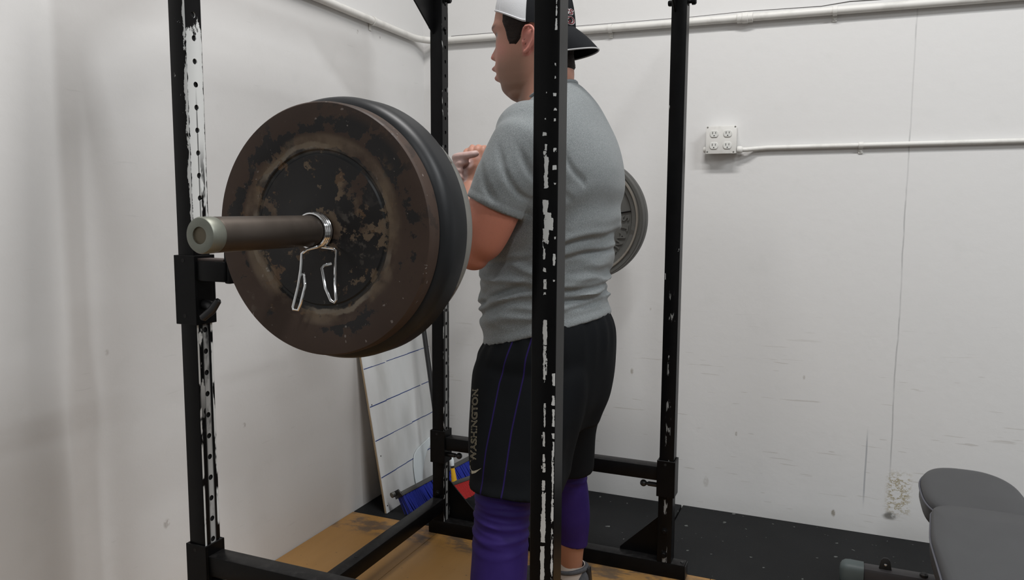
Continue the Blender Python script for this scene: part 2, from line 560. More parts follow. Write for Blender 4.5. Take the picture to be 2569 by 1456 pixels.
MB().lathe([(.0001, -.016), (.010, -.016), (.0125, -.012), (.0125, -.003), (.015, -.001), (.015, 0)], (bx0, BYW - .026, 1.552), 'X', 14).build('knockout_bushing', M_PIPE, ob, smooth=True)

# ------------------------------------------------------------------ power rack
rack = thing('power_rack', 'black steel power rack with chipped white showing through its posts', 'power rack', (-.97, 2.0, 0))
RTOP = 2.235


def holed_face(b, xf, y0, y1, z0, z1, holes, r, d):
    """face x = xf between y0..y1, z0..z1 with round holes, each with a short wall going d in x"""
    zs = sorted(holes)
    cuts = [z0] + [(a + c) / 2 for a, c in zip(zs, zs[1:])] + [z1]
    yc = (y0 + y1) / 2
    N = 12
    for i, hz in enumerate(zs):
        a0, a1 = cuts[i], cuts[i + 1]
        outer, inner = [], []
        for k in range(N):
            a = 2 * PI * (k + .5) / N
            inner.append((xf, yc + r * math.cos(a), hz + r * math.sin(a)))
            # matching point on the rectangle
            cy, sz = math.cos(a), math.sin(a)
            hy = (y1 - y0) / 2
            t = 1e9
            if abs(cy) > 1e-6: t = min(t, hy / abs(cy))
            if sz > 1e-6: t = min(t, (a1 - hz) / sz)
            if sz < -1e-6: t = min(t, (a0 - hz) / sz)
            outer.append([xf, yc + cy * t, hz + sz * t])
        corners = [(xf, y1, a1), (xf, y0, a1), (xf, y0, a0), (xf, y1, a0)]
        # snap the nearest outer points to the corners
        for c in corners:
            j = min(range(N), key=lambda q: (outer[q][1] - c[1]) ** 2 + (outer[q][2] - c[2]) ** 2)
            outer[j] = list(c)
        o = len(b.v)
        b.v += [tuple(p) for p in outer] + inner + [(p[0] - d, p[1], p[2]) for p in inner]
        for k in range(N):
            k2 = (k + 1) % N
            b.f.append((o + k, o + k2, o + N + k2, o + N + k))
            b.f.append((o + N + k, o + N + k2, o + 2 * N + k2, o + 2 * N + k))


def upright(x0, y0, mat, first, holes_side):
    b = MB()
    x1, y1 = x0 + TW, y0 + TW
    e = .0025
    hs = [first + .0527 * k for k in range(int((RTOP - .03 - first) / .0527))]
    hs = [h_ for h_ in hs if h_ > .11]
    for xf, d in ((x1, .003), (x0, -.003)):
        if holes_side in ('both', xf):
            holed_face(b, xf, y0 + e, y1 - e, .055, RTOP, hs, .0068, d)
        else:
            b.add([(xf, y0 + e, .055), (xf, y1 - e, .055), (xf, y1 - e, RTOP), (xf, y0 + e, RTOP)], [(0, 1, 2, 3)])
    # the two plain faces, rounded corners and caps
    for ys, s in ((y0, -1), (y1, 1)):
        ring = [(x0, ys - s * e), (x0 + e * .3, ys - s * e * .3), (x0 + e, ys), (x1 - e, ys), (x1 - e * .3, ys - s * e * .3), (x1, ys - s * e)]
        b.rings([[(px_, py_, z) for px_, py_ in ring] for z in (.055, RTOP)], cap=False, closed=False)
    for z in (.055, RTOP):
        b.add([(x0, y0, z), (x1, y0, z), (x1, y1, z), (x0, y1, z)], [(0, 1, 2, 3)])
    o = b.build('post', mat, rack, smooth=True, angle=50)
    MB().box((x0 + .004, y0 + .004, .06), (x1 - .004, y1 - .004, RTOP - .004)).build('post_interior', M_DARK, o)
    return o


upright(AX0, AY0, M_POST_A, .117, 'both')
upright(AX0, BY0, M_POST_B, .117, 'both')
upright(CX0, AY0, M_POST_C, .117, CX0)
upright(CX0, BY0, M_POST_D, .117, CX0)
W2 = TW
# feet on the floor, running front to back, on both sides
for y0 in (AY0, BY0):
    f = MB().box((AX0 - .02, y0, .0003), (CX0 + TW + .048, y0 + TW, .0545)).build('foot_beam', M_BLACK, rack, bevel=.003)
    for xe in (CX0 + TW + .048,):
        MB().box((xe, y0 + .002, .002), (xe + .004, y0 + TW - .002, .052)).build('end_cap', M_PLASTIC, f, bevel=.002)
    MB().lathe([(.0001, .0035), (.006, .003), (.007, 0)], (CX0 + TW + .036, y0 + .025, .0545), 'Z', 12).build('bolt', M_PLASTIC, f, smooth=True)
# front and back cross members between the two sides (front only near the floor)
cb = MB().box((AX0 + .0005, AY0 + TW, .0986), (AX0 + TW - .0005, BY0, .1511)).build('cross_beam', M_BLACK, rack, bevel=.003)
for y in (1.93, 2.06, 1.80):
    MB().lathe([(.0001, .0008), (.0075, .0008), (.0075, 0)], (AX0 + .024, y, .1511), 'Z', 14).build('bolt_hole', M_DARK, cb)
MB().box((AX0, AY0 + TW, RTOP - .06), (AX0 + TW, BY0, RTOP - .01)).build('cross_beam', M_BLACK, rack, bevel=.003)
MB().box((CX0, AY0 + TW, RTOP - .06), (CX0 + TW, BY0, RTOP - .01)).build('cross_beam', M_BLACK, rack, bevel=.003)
for y0 in (AY0,):
    MB().box((AX0 + TW, y0, RTOP - .06), (CX0, y0 + TW, RTOP - .01)).build('top_rail', M_BLACK, rack, bevel=.003)
# height-adjusting side rails with sleeves
for y0, zt, hh in ((AY0, .4513, .0508), (BY0, .4018, .0508)):
    r_ = MB().box((AX0 + TW + .006, y0, zt - hh), (CX0 - .006, y0 + TW, zt)).build('side_rail', M_BLACK, rack, bevel=.003)
    for x0 in (AX0, CX0):
        b = MB()
        e = .0065
        z0, z1 = zt - .105, zt + .026
        # sleeve: four walls around the post
        b.box((x0 - e, y0 - e, z0), (x0 + TW + e, y0 - .0008, z1))
        b.box((x0 - e, y0 + TW + .0008, z0), (x0 + TW + e, y0 + TW + e, z1))
        b.box((x0 - e, y0 - .0008, z0), (x0 - .0008, y0 + TW + .0008, z1))
        b.box((x0 + TW + .0008, y0 - .0008, z0), (x0 + TW + e, y0 + TW + .0008, z1))
        sl = b.build('sleeve', M_BLACK, rack, bevel=.001, seg=1)
        MB().lathe([(.0001, -.0005), (.0045, -.0005), (.0045, 0)], (x0 + .023, y0 - e, z1 - .013), 'Y', 12).build('screw_hole', M_DARK, sl)
        # pull pin with ball knob pointing along the rail
        sgn = 1 if x0 == AX0 else -1
        xa = x0 + (TW + e if sgn > 0 else -e)
        zk = zt - .073
        k = MB().tube([(xa, y0 + .02, zk), (xa + sgn * .035, y0 + .02, zk)], .0085, 14)
        k.tube([(xa + sgn * .033, y0 + .02, zk), (xa + sgn * .048, y0 + .02, zk)], .006, 12)
        k.ball((xa + sgn * .052, y0 + .02, zk), .0125, 16)
        k.build('pull_pin', M_PLASTIC, sl, smooth=True)
# gusset plates: at the feet and up at the top corners
for y0 in (AY0, BY0):
    yg = y0 + TW + .0003
    for s, xe in ((1, AX0), (-1, CX0 + TW)):
        xi = xe + s * TW
        pl = [(xe, yg, .03), (xe, yg, .208), (xi, yg, .208), (xi + s * .148, yg, .062), (xi + s * .148, yg, .03)]
        g_ = MB().prism(pl, (0, .0045, 0)).build('gusset_plate', M_BLACK, rack, bevel=.0008, seg=1)
        for bx, bz in ((xe + s * .025, .17), (xe + s * .025, .085)):
            MB().lathe([(.0001, -.010), (.006, -.010), (.008, -.007), (.008, -.004), (.0125, -.003), (.0125, 0)], (bx, y0 - .0003, bz), 'Y', 12).build('bolt', M_BLACK, g_, smooth=True)
# triangular gussets in the top corners, between the posts and the front-to-back beams
for x0 in (AX0, CX0):
    for y_, s_ in ((BY0, -1), (AY0 + TW, 1)):
        pl = [(x0 + .010, y_ + s_ * .0005, 1.955), (x0 + .010, y_ + s_ * .0005, RTOP - .0605), (x0 + .010, y_ + s_ * .34, RTOP - .0605)]
        MB().prism(pl, (.006, 0, 0)).build('gusset_plate', M_BLACK, rack, bevel=.0008, seg=1)
for x0, y0, zb_ in ((AX0, BY0, 2.079), (CX0, BY0, 1.990)):
    MB().lathe([(.0001, .026), (.008, .026), (.0115, .022), (.0115, .012), (.006, .010), (.006, .003), (.013, .002), (.013, 0)], (x0 + TW, y0 + .024, zb_), 'X', 14).build('bolt', M_BLACK, rack, smooth=True)
    MB().lathe([(.0001, -.016), (.008, -.016), (.010, -.012), (.010, -.004), (.012, -.002), (.012, 0)], (x0, y0 + .024, 1.990), 'X', 14).build('bolt', M_BLACK, rack, smooth=True)
MB().lathe([(.0001, .006), (.006, .006), (.008, .003), (.008, 0)], (AX0 + TW, BY0 + .024, 1.975), 'X', 12).build('bolt', M_BLACK, rack, smooth=True)


# J-hooks on the two front posts
def j_hook(x0, y0, zt, label):
    """sleeve round the post, square arm reaching back from it, angled locking handle"""
    t = thing('j_hook', label, 'bar hook', (x0 + TW / 2, y0 + TW / 2, zt - .17), 'bar hooks on the rack posts')
    e = .007
    b = MB()
    z0, z1 = zt - .166, zt
    b.box((x0 - e, y0 - e, z0), (x0 + TW + e, y0 - .001, z1))
    b.box((x0 - e, y0 + TW + .001, z0), (x0 + TW + e, y0 + TW + e, z1))
    b.box((x0 - e, y0 - .001, z0), (x0 - .001, y0 + TW + .001, z1))
    b.box((x0 + TW + .001, y0 - .001, z0), (x0 + TW + e, y0 + TW + .001, z1))
    sl = b.build('sleeve', M_BLACK, t, bevel=.001, seg=1)
    for z in (zt - .012, zt - .145):
        MB().lathe([(.0001, -.0006), (.005, -.0006), (.005, 0)], (x0 + .022, y0 - e, z), 'Y', 12).build('screw_hole', M_DARK, sl)
    xa = x0 + TW + e
    MB().box((xa, y0 - .002, zt - .060), (xa + .085, y0 + TW - .004, zt - .012)).build('arm', M_BLACK, t, bevel=.003)
    MB().box((xa + .078, y0 + .004, zt - .064), (xa + .095, y0 + TW + .002, zt + .012)).build('lip', M_BLACK, t, bevel=.004)
    MB().box((xa, y0 + .002, zt - .012), (xa + .078, y0 + TW - .008, zt - .007)).build('pad', Mat('worn_pad', (.05, .035, .03), .6).m, t, bevel=.001)
    k = MB().tube([(xa, y0 + .02, zt - .118), (xa + .018, y0 + .018, zt - .120), (xa + .030, y0 + .016, zt - .126)], .012, 14)
    kn = k.build('locking_stem', M_PLASTIC, t, smooth=True)
    MB().tube([(xa + .012, y0 - .004, zt - .151), (xa + .0145, y0 - .003, zt - .148), (xa + .031, y0 + .010, zt - .130), (xa + .044, y0 + .018, zt - .107), (xa + .046, y0 + .02, zt - .103)], .0095, 16,
              rs=[.004, .0095, .0105, .0085, .004]).build('handle', M_PLASTIC, t, smooth=True)


j_hook(AX0, AY0, 1.194, 'black bar hook on the nearest left post, just below the bar end')
j_hook(AX0, BY0, 1.194, 'black bar hook on the far left post, behind the weight plates')

# ------------------------------------------------------------------ barbell and plates
BX, BZ = -.870, 1.2685
_m = Mat('sleeve_steel', (.12, .10, .085), .42, .75)
_m.color(_m.mix(_m.noise(9, (1, 1, 1), 6), (.105, .088, .074), (.055, .043, .035)))
_m.rough(_m.noise(25, (1, 1.5, 1), 4) * .2 + .34)
M_SLEEVE = _m.m
_m = Mat('end_cap_steel', (.40, .42, .36), .46, .6)
_m.color(_m.mix(_m.noise(40, detail=4), (.235, .245, .21), (.15, .155, .125)))
M_ENDCAP = _m.m
M_CHROME = Mat('chrome', (.82, .83, .84), .13, 1.0).m
M_BRASS = Mat('worn_bolt', (.13, .11, .075), .55, .5).m
bar = thing('barbell', 'steel barbell held in the crooks of the lifter’s arms', 'barbell', (BX, 2.03, BZ))
c0 = (BX, 0, BZ)
Y0, Y1, YA, YB = .872, 1.375, 2.690, 3.193


def sleeve(y_end, y_in):
    s = 1 if y_in > y_end else -1
    r = .0276
    MB().lathe([(.0130, s * .0010), (.0130, s * .003), (.0001, s * .003)], (BX, y_end, BZ), 'Y', 32).build('end_bolt', M_BRASS, bar, smooth=True)
    MB().lathe([(.0130, s * .003), (.0130, 0), (.0150, -s * 0.0005), (.0230, 0), (.0262, s * .0012), (.0278, s * .004), (.0278, s * .024), (.0272, s * .027)], (BX, y_end, BZ), 'Y', 48).build('end_cap', M_ENDCAP, bar, smooth=True)
    L_ = (y_in - y_end)
    MB().lathe([(.0268, s * .027), (.0270, s * .029), (r, s * .031), (r, L_ - s * .028), (r, L_ - s * .028)], (BX, y_end, BZ), 'Y', 48).build('sleeve', M_SLEEVE, bar, smooth=True)
    MB().lathe([(r, L_ - s * .030), (.038, L_ - s * .030), (.040, L_ - s * .026), (.040, L_ - s * .004), (.037, L_), (.0138, L_)], (BX, y_end, BZ), 'Y', 48).build('flange_collar', M_SLEEVE, bar, smooth=True)


sleeve(Y0, Y1)
sleeve(YB, YA)
MB().tube([(BX, Y1 - .002, BZ), (BX, YA + .002, BZ)], .0142, 20).build('shaft', M_SLEEVE, bar, smooth=True)


def plate_mat(kind):
    M = Mat('plate_' + kind, rough=.55, metal=.12, spec=.3)
    r = ((M.x - BX) * (M.x - BX) + (M.z - BZ) * (M.z - BZ)).sqrt()
    if kind == 'rusty':
        n = M.noise(7, detail=6, rough=.62)
        n2 = M.noise(24, detail=5, rough=.6, off=(3, 3, 1))
        n3 = M.noise(16, detail=5, rough=.6, off=(9, 1, 4))
        base = M.mix(n, (.034, .0215, .0165), (.068, .043, .031))
        zone = (1.0 - r.step(.145, .156)) * .050 - r.bump_at(.165, .016) * .085 - r.step(.195, .215) * .06 + (M.z - BZ) * .16 - (1.0 - r.step(.03, .055)) * .08
        dk = (M.noise(15, detail=8, rough=.68, off=(9, 1, 4)) * .72 + n2 * .28 + zone).step(.497, .509)
        inner = r.step(.02, .05)
        black = dk * (1.0 - r.step(.205, .222) * .6)
        ringk = r.bump_at(.141, .007) * n2.step(.3, .5)
        base = M.mix(black * .93, base, (.010, .010, .0105))
        base = M.mix(ringk * .9, base, (.011, .012, .013))
        # the rubbed ring, lighter, paint worn to metal
        lite = r.bump_at(.158, .020) * M.noise(12, detail=5, off=(1, 8, 2)).step(.42, .58)
        base = M.mix(lite * .7, base, (.140, .105, .074))
        tan = (r + (n3 - .5) * .030).bump_at(.152, .0065) * M.noise(7, detail=3, off=(5, 5, 5)).step(.42, .55)
        base = M.mix(tan * .75, base, (.205, .170, .130))
        base = M.mix(M.noise(19, detail=6, rough=.65, off=(7, 3, 3)).step(.60, .63) * (1.0 - r.step(.17, .20)) * .7, base, (.120, .070, .036))
        base = M.mix((1.0 - dk) * (1.0 - r.step(.15, .18)) * .75 * M.noise(15, detail=4, off=(2, 2, 7)).step(.38, .58), base, (.150, .110, .072))
        pale = ((n2 * .5 + M.noise(48, detail=3) * .5).step(.55, .60)) * M.noise(5, off=(4, 4, 4)).step(.5, .62)
        base = M.mix(pale * .5, base, (.135, .115, .098))
        base = M.mix(M.noise(90, detail=2).step(.71, .73) * .6 * r.step(.1, .2), base, (.25, .22, .2))
        M.rough(.62 - black * .22)
        M.bump((1.0 - black) * n2 - lite * .3, .3, .002)
    elif kind == 'black':
        base = M.mix(M.noise(25, detail=4), (.008, .009, .010), (.014, .015, .017))
        M.b.inputs['Roughness'].default_value = .42
        M.b.inputs['Metallic'].default_value = 0.0
    elif kind == 'grey_rim':
        # black face and rim towards the outside, grey paint towards the lifter, chipped between
        n = M.noise(14, (1, 2, 1), 5, .65)
        t = (M.y + (n - .5) * .016).step(1.2715, 1.2745)
        brown = M.noise(12, (1, 1.5, 1), 5, .6, (5, 2, 2)).step(.555, .585) * M.y.bump_at(1.300, .035)
        g_ = M.mix(M.noise(26, (1, 1, 1), 5), (.17, .165, .15), (.24, .235, .215))
        g_ = M.mix(brown, g_, (.075, .045, .028))
        base = M.mix(t, (.011, .012, .0135), g_)
        M.b.inputs['Metallic'].default_value = 0.1
    else:
        base = M.mix(M.noise(10, detail=5), (.085, .085, .080), (.12, .12, .112))
        base = M.mix(M.noise(30, detail=4).step(.62, .68) * .5, base, (.05, .042, .035))
        base = M.mix((r.bump_at(.2065, .006)) * .5, base, (.36, .32, .27))
        M.b.inputs['Metallic'].default_value = 0.2
    M.color(base)
    return M.m


PM = {k: plate_mat(k) for k in ('rusty', 'black', 'grey_rim', 'grey')}


def plate(name, label, y, th, R, mat, shape, group=None):
    """disc between y and y+th, hole radius .026; shape picks the profile"""
    h = .0279
    if shape == 'flat':        # smooth back of a plate, slight steps
        p = [(h, .006), (h + .002, .004), (.060, .0035), (.064, .005), (.136, .0055), (.139, .0075), (.144, .0075), (.147, .0045), (.166, .0035), (.170, .0015),
             (R - .007, .0005), (R - .003, .0012), (R - .0008, .004), (R, .009), (R, th - .004), (R - .004, th), (.10, th), (h, th), (h, .006)]
    elif shape == 'round':     # thick rubber-like rounded rim
        p = [(h, .004), (.19, .004), (R - .030, .0), (R - .020, .001), (R - .012, .005), (R - .006, .011), (R - .002, .019), (R, .030), (R, th - .001), (R - .001, th), (h, th), (h, .004)]
    elif shape == 'barrel':
        p = [(h, .0), (R - .001, .0), (R, .001), (R, th * .4), (R - .002, th * .7), (R - .006, th * .9), (R - .012, th), (h, th), (h, 0)]
    else:                      # dished inner side facing the camera: raised rim, deep web
        p = [(h, -.0005), (.046, -.0005), (.050, .010), (.056, .014), (.181, .014), (.187, .006), (.199, .004), (.204, -.002), (.209, -.002), (.212, .003), (.215, .003), (.2165, .0), (R - .002, .0), (R, .003),
             (R, th - .003), (R - .003, th), (h, th), (h, -.0005)]
    b = MB().lathe(p, (BX, y, BZ), 'Y', 128)
    o = b.build(name, mat, smooth=True, angle=30, origin=(BX, y, BZ))
    tag(o, label, 'weight plate', group or 'weight plates on the barbell')
    return o


plate('weight_plate', 'rusty brown weight plate nearest the bar end, its paint flaking', 1.157, .036, .2315, PM['rusty'], 'flat')
plate('weight_plate', 'glossy black thick rimmed weight plate behind the rusty one', 1.1935, .0735, .2470, PM['black'], 'round')
plate('weight_plate', 'weight plate with chipped grey rim, innermost on the near end', 1.2675, .0765, .2295, PM['grey_rim'], 'barrel')
far = plate('weight_plate', 'grey dished weight plate with raised lettering beyond the lifter', 2.7215, .040, .2275, PM['grey'], 'dish')
plate('weight_plate', 'grey weight plate directly behind the lettered one at the far end', 2.762, .042, .2285, PM['grey'], 'flat')


def text_mesh(txt, size, extrude=0.0, offset=0.0, shear=0.0):
    cu = bpy.data.curves.new('t', 'FONT')
    cu.body = txt
    cu.size = size
    cu.extrude = extrude
    cu.offset = offset
    cu.shear = shear
    cu.align_x, cu.align_y = 'CENTER', 'CENTER'
    o = bpy.data.objects.new('t', cu)
    COL.objects.link(o)
    dg = bpy.context.evaluated_depsgraph_get()
    me = bpy.data.meshes.new_from_object(o.evaluated_get(dg))
    bpy.data.objects.remove(o)
    vs = [Vector(v.co) for v in me.vertices]
    fs = [tuple(p.vertices) for p in me.polygons]
    bpy.data.meshes.remove(me)
    return vs, fs


# raised letters around the web of the lettered plate (tops outward, read clockwise)
for i, ch in enumerate('STANDARD'):
    vs, fs = text_mesh(ch, .038, .0028, .0008)
    a = math.radians(1.0 - i * 11.6)
    rad = .160
    e_r = Vector((math.cos(a), 0, math.sin(a)))
    e_t = Vector((math.sin(a), 0, -math.cos(a)))
    b = MB()
    b.add([Vector((BX, 2.7215 + .0125, BZ)) + e_r * (rad + v.y) + e_t * v.x + Vector((0, -v.z, 0)) for v in vs], fs)
    b.build('raised_letter', PM['grey'], far, origin=(BX, 2.7215, BZ))
for a in (math.radians(9.5), math.radians(189.5), math.radians(99.5)):
    e_r = Vector((math.cos(a), 0, math.sin(a)))
    e_t = Vector((-math.sin(a), 0, math.cos(a)))
    c_ = Vector((BX, 2.7215 + .010, BZ))
    q = [c_ + e_r * .056 - e_t * .002, c_ + e_r * .183 - e_t * .0018, c_ + e_r * .183 + e_t * .0018, c_ + e_r * .056 + e_t * .002]
    MB().prism(q, (0, .005, 0)).build('rib', M_BLACK, far, origin=(BX, 2.7215, BZ))

# spring clip
clip = thing('spring_clip', 'chrome spring clip with two wire handles on the near bar sleeve', 'spring clip', (BX, 1.14, BZ))
pts = []
turns = 4.0
for i in range(int(turns * 28) + 1):
    a = -PI / 2 + .25 + 2 * PI * i / 28
    pts.append((BX + .0308 * math.cos(a), 1.1535 - .0052 * i / 28, BZ + .0308 * math.sin(a)))
MB().tube(pts, .0027, 8).build('coil', M_CHROME, clip, smooth=True)
hl = [pts[0], (-.833, 1.152, 1.236), (-.826, 1.148, 1.232), (-.8155, 1.130, 1.205), (-.806, 1.115, 1.175), (-.799, 1.108, 1.150), (-.8015, 1.106, 1.146), (-.808, 1.105, 1.149), (-.820, 1.107, 1.170), (-.829, 1.110, 1.204), (-.826, 1.112, 1.209), (-.818, 1.122, 1.212)]
MB().tube(hl, .0028, 10).build('handle', M_CHROME, clip, smooth=True)
hr = [pts[-1], (-.852, 1.126, 1.240), (-.866, 1.118, 1.236), (-.8745, 1.114, 1.228), (-.876, 1.112, 1.200), (-.881, 1.110, 1.170), (-.892, 1.108, 1.133), (-.890, 1.107, 1.128), (-.880, 1.107, 1.128), (-.874, 1.107, 1.140), (-.864, 1.108, 1.172), (-.866, 1.110, 1.180), (-.874, 1.118, 1.192)]
MB().tube(hr, .0028, 10).build('handle', M_CHROME, clip, smooth=True)
# ------------------------------------------------------------------ the lifter
YC = 2.05          # his middle plane
person = thing('person', 'man in grey t-shirt, black shorts, purple tights and backward cap cradling the barbell', 'person', (-.79, YC, 0))


def interp(tab, z):
    """tab: rows (z, ...) sorted by falling z; smooth interpolation (Catmull-Rom on the row index)"""
    tab = sorted(tab)
    zs = [t[0] for t in tab]
    if z <= zs[0]: return tab[0][1:]
    if z >= zs[-1]: return tab[-1][1:]
    i = max(k for k in range(len(zs)) if zs[k] <= z)
    i = min(i, len(zs) - 2)
    u = (z - zs[i]) / (zs[i + 1] - zs[i])
    p1, p2 = tab[i], tab[i + 1]
    p0 = tab[i - 1] if i > 0 else p1
    p3 = tab[i + 2] if i + 2 < len(tab) else p2
    out = []
    for a, b_, c, d in zip(p0[1:], p1[1:], p2[1:], p3[1:]):
        m1, m2 = (c - a) / 2, (d - b_) / 2
        u2, u3 = u * u, u * u * u
        out.append((2 * u3 - 3 * u2 + 1) * b_ + (u3 - 2 * u2 + u) * m1 + (-2 * u3 + 3 * u2) * c + (u3 - u2) * m2)
    return tuple(out)


def stack(tab, dz=.012, n=40, grow=0.0, power=2.2):
    """tab rows (z, x centre, y centre, half depth x, half width y, tilt)"""
    b = MB()
    zs = sorted(t[0] for t in tab)
    N = max(2, int((zs[-1] - zs[0]) / dz))
    rings = []
    for i in range(N + 1):
        z = zs[0] + (zs[-1] - zs[0]) * i / N
        xc, yc, a, c_, tl = interp(tab, z)
        ring = []
        for k in range(n):
            t = 2 * PI * k / n
            ct, st = math.cos(t), math.sin(t)
            e = 2 / power
            dx = math.copysign(abs(ct) ** e, ct) * (a + grow)
            dy = math.copysign(abs(st) ** e, st) * (c_ + grow)
            ring.append((xc + dx, yc + dy, z + tl * dx))
        rings.append(ring)
    return b.rings(rings)


def chain(pts, rs, n=24, flat=1.0, sub=6):
    """limb through joints with radii, rounded ends"""
    pts = [Vector(p) for p in pts]
    P, R = [], []
    for i in range(len(pts) - 1):
        p0 = pts[i - 1] if i else pts[i] * 2 - pts[i + 1]
        p3 = pts[i + 2] if i + 2 < len(pts) else pts[i + 1] * 2 - pts[i]
        r0 = rs[i - 1] if i else rs[i]
        r3 = rs[i + 2] if i + 2 < len(rs) else rs[i + 1]
        for k in range(sub):
            u = k / sub
            f = lambda a, b_, c, d: .5 * (2 * b_ + (c - a) * u + (2 * a - 5 * b_ + 4 * c - d) * u * u + (3 * b_ - a - 3 * c + d) * u ** 3)
            P.append(f(p0, pts[i], pts[i + 1], p3))
            R.append(f(r0, rs[i], rs[i + 1], r3))
    P.append(pts[-1]); R.append(rs[-1])
    # rounded ends
    def cap(p, d, r):
        return [(p + d * r * math.sin(t), r * math.cos(t)) for t in (.35, .7, 1.05, 1.35, 1.5)]
    d0 = (P[0] - P[1]).normalized(); d1 = (P[-1] - P[-2]).normalized()
    A = cap(P[0], d0, R[0])[::-1]; B = cap(P[-1], d1, R[-1])
    P = [a[0] for a in A] + P + [a[0] for a in B]
    R = [a[1] for a in A] + R + [a[1] for a in B]
    return MB().tube(P, 0, n, rs=R, flat=flat)


def fuse(parts, voxel, smooth_it=4, fac=.5):
    """union of closed pieces as one continuous surface"""
    mb = MB()
    for p in parts:
        mb.add(p.v, p.f)
    me = bpy.data.meshes.new('f')
    me.from_pydata(mb.v, [], mb.f)
    bm = bmesh.new(); bm.from_mesh(me)
    bmesh.ops.recalc_face_normals(bm, faces=bm.faces)
    bm.to_mesh(me); bm.free()
    o = bpy.data.objects.new('f', me)
    COL.objects.link(o)
    r = o.modifiers.new('r', 'REMESH'); r.mode = 'VOXEL'; r.voxel_size = voxel; r.adaptivity = 0
    if smooth_it:
        s_ = o.modifiers.new('s', 'SMOOTH'); s_.factor = fac; s_.iterations = smooth_it
    dg = bpy.context.evaluated_depsgraph_get()
    out = bpy.data.meshes.new_from_object(o.evaluated_get(dg))
    bpy.data.objects.remove(o)
    return out


def coords(me):
    a = np.empty(len(me.vertices) * 3); me.vertices.foreach_get('co', a)
    return a.reshape(-1, 3)


def normals(me):
    a = np.empty(len(me.vertices) * 3); me.vertices.foreach_get('normal', a)
    return a.reshape(-1, 3)


def set_coords(me, c):
    me.vertices.foreach_set('co', c.ravel()); me.update()


def sstep(a, b_, x):
    t = np.clip((x - a) / (b_ - a), 0, 1)
    return t * t * (3 - 2 * t)


def finish(me, name, mat, parent, col=None):
    me.materials.clear()
    me.materials.append(mat)
    me.polygons.foreach_set('use_smooth', [True] * len(me.polygons))
    if col is not None:
        at = me.color_attributes.new('Col', 'FLOAT_COLOR', 'POINT')
        at.data.foreach_set('color', np.c_[col, np.ones(len(col))].astype(np.float32).ravel())
    me.name = name
    o = bpy.data.objects.new(name, me)
    COL.objects.link(o)
    o.parent = parent
    o.matrix_parent_inverse = parent_inv(parent)
    return o


# --- head as stacked slices: z, front x, back x, half width
HEAD = [(1.944, -.820, -.785, .010), (1.938, -.845, -.760, .030), (1.920, -.872, -.740, .052), (1.893, -.895, -.720, .066), (1.86, -.910, -.705, .0750), (1.825, -.9175, -.697, .0785),
        (1.806, -.9235, -.692, .0790), (1.790, -.9150, -.689, .0785), (1.765, -.9120, -.685, .0770), (1.74, -.9110, -.692, .0755), (1.715, -.9105, -.700, .073),
        (1.69, -.9095, -.715, .070), (1.672, -.9050, -.735, .067), (1.660, -.8985, -.74, .064), (1.645, -.8935, -.75, .060), (1.628, -.884, -.76, .048), (1.612, -.866, -.77, .034), (1.604, -.85, -.79, .02)]


def head_mesh():
    rings = []
    n = 72
    z = 1.604
    while z <= 1.9441:
        xf, xb, hw = interp(HEAD, z)
        xc = -.795 if z > 1.68 else -.795 - .02 * (1.68 - z) / .08
        ring = []
        for k in range(n):
            t = 2 * PI * k / n
            ct, st = math.cos(t), math.sin(t)
            u = -ct                      # -1 is forward (-x)
            fr = u < 0
            ax = (xc - xf) if fr else (xb - xc)
            pw = 2.35 if fr else 2.0
            e = 2 / pw
            x = xc + math.copysign(abs(u) ** e, u) * ax
            v = math.copysign(abs(st) ** e, st) * hw
            # cheeks narrow towards the front
            if fr:
                v *= 1 - .10 * abs(u) ** 3
            av = abs(v)
            g = lambda s: math.exp(-(v / s) ** 2)
            if fr and abs(u) > .3:
                # brow, sockets
                x += .0065 * math.exp(-((av - .033) / .016) ** 2) * math.exp(-((z - 1.787) / .011) ** 2)
                x -= .002 * math.exp(-((av - .025) / .02) ** 2) * math.exp(-((z - 1.809) / .008) ** 2)
                # nose
                nz = interp([(1.800, 0., .009), (1.786, .001, .008), (1.770, .0035, .0085), (1.758, .0095, .009), (1.745, .0185, .0105), (1.737, .0225, .0125), (1.729, .0215, .0145), (1.7235, .011, .0150), (1.718, .0015, .013), (1.71, 0., .012)], z)
                x -= nz[0] * g(nz[1])
                # wings
                x -= .008 * math.exp(-((av - .0135) / .006) ** 2) * math.exp(-((z - 1.731) / .007) ** 2)
                # lips: pushed forward, slightly open
                lz = interp([(1.716, 0.), (1.710, .007), (1.7035, .0205), (1.697, .0180), (1.692, .008), (1.687, -.001), (1.6825, .006), (1.678, .0145), (1.671, .0155), (1.665, .010), (1.6615, .001), (1.655, .0)], z)
                x -= lz[0] * g(.0185)
                # chin
                x -= .004 * g(.02) * math.exp(-((z - 1.640) / .012) ** 2)
                # cheek fullness
                x -= .004 * math.exp(-((av - .036) / .015) ** 2) * math.exp(-((z - 1.70) / .03) ** 2)
            ring.append((x, YC + v, z))
        rings.append(ring)
        z += .0028
    return MB().rings(rings)


parts = [head_mesh()]
# neck
parts.append(stack([(1.50, -.735, YC, .09, .10, 0), (1.56, -.745, YC, .085, .085, 0), (1.62, -.765, YC, .078, .071, 0), (1.68, -.762, YC, .076, .067, 0), (1.75, -.765, YC, .070, .062, 0)], n=40, power=2))
parts.append(MB().ball((-.825, YC, 1.628), (.052, .052, .026), 24))
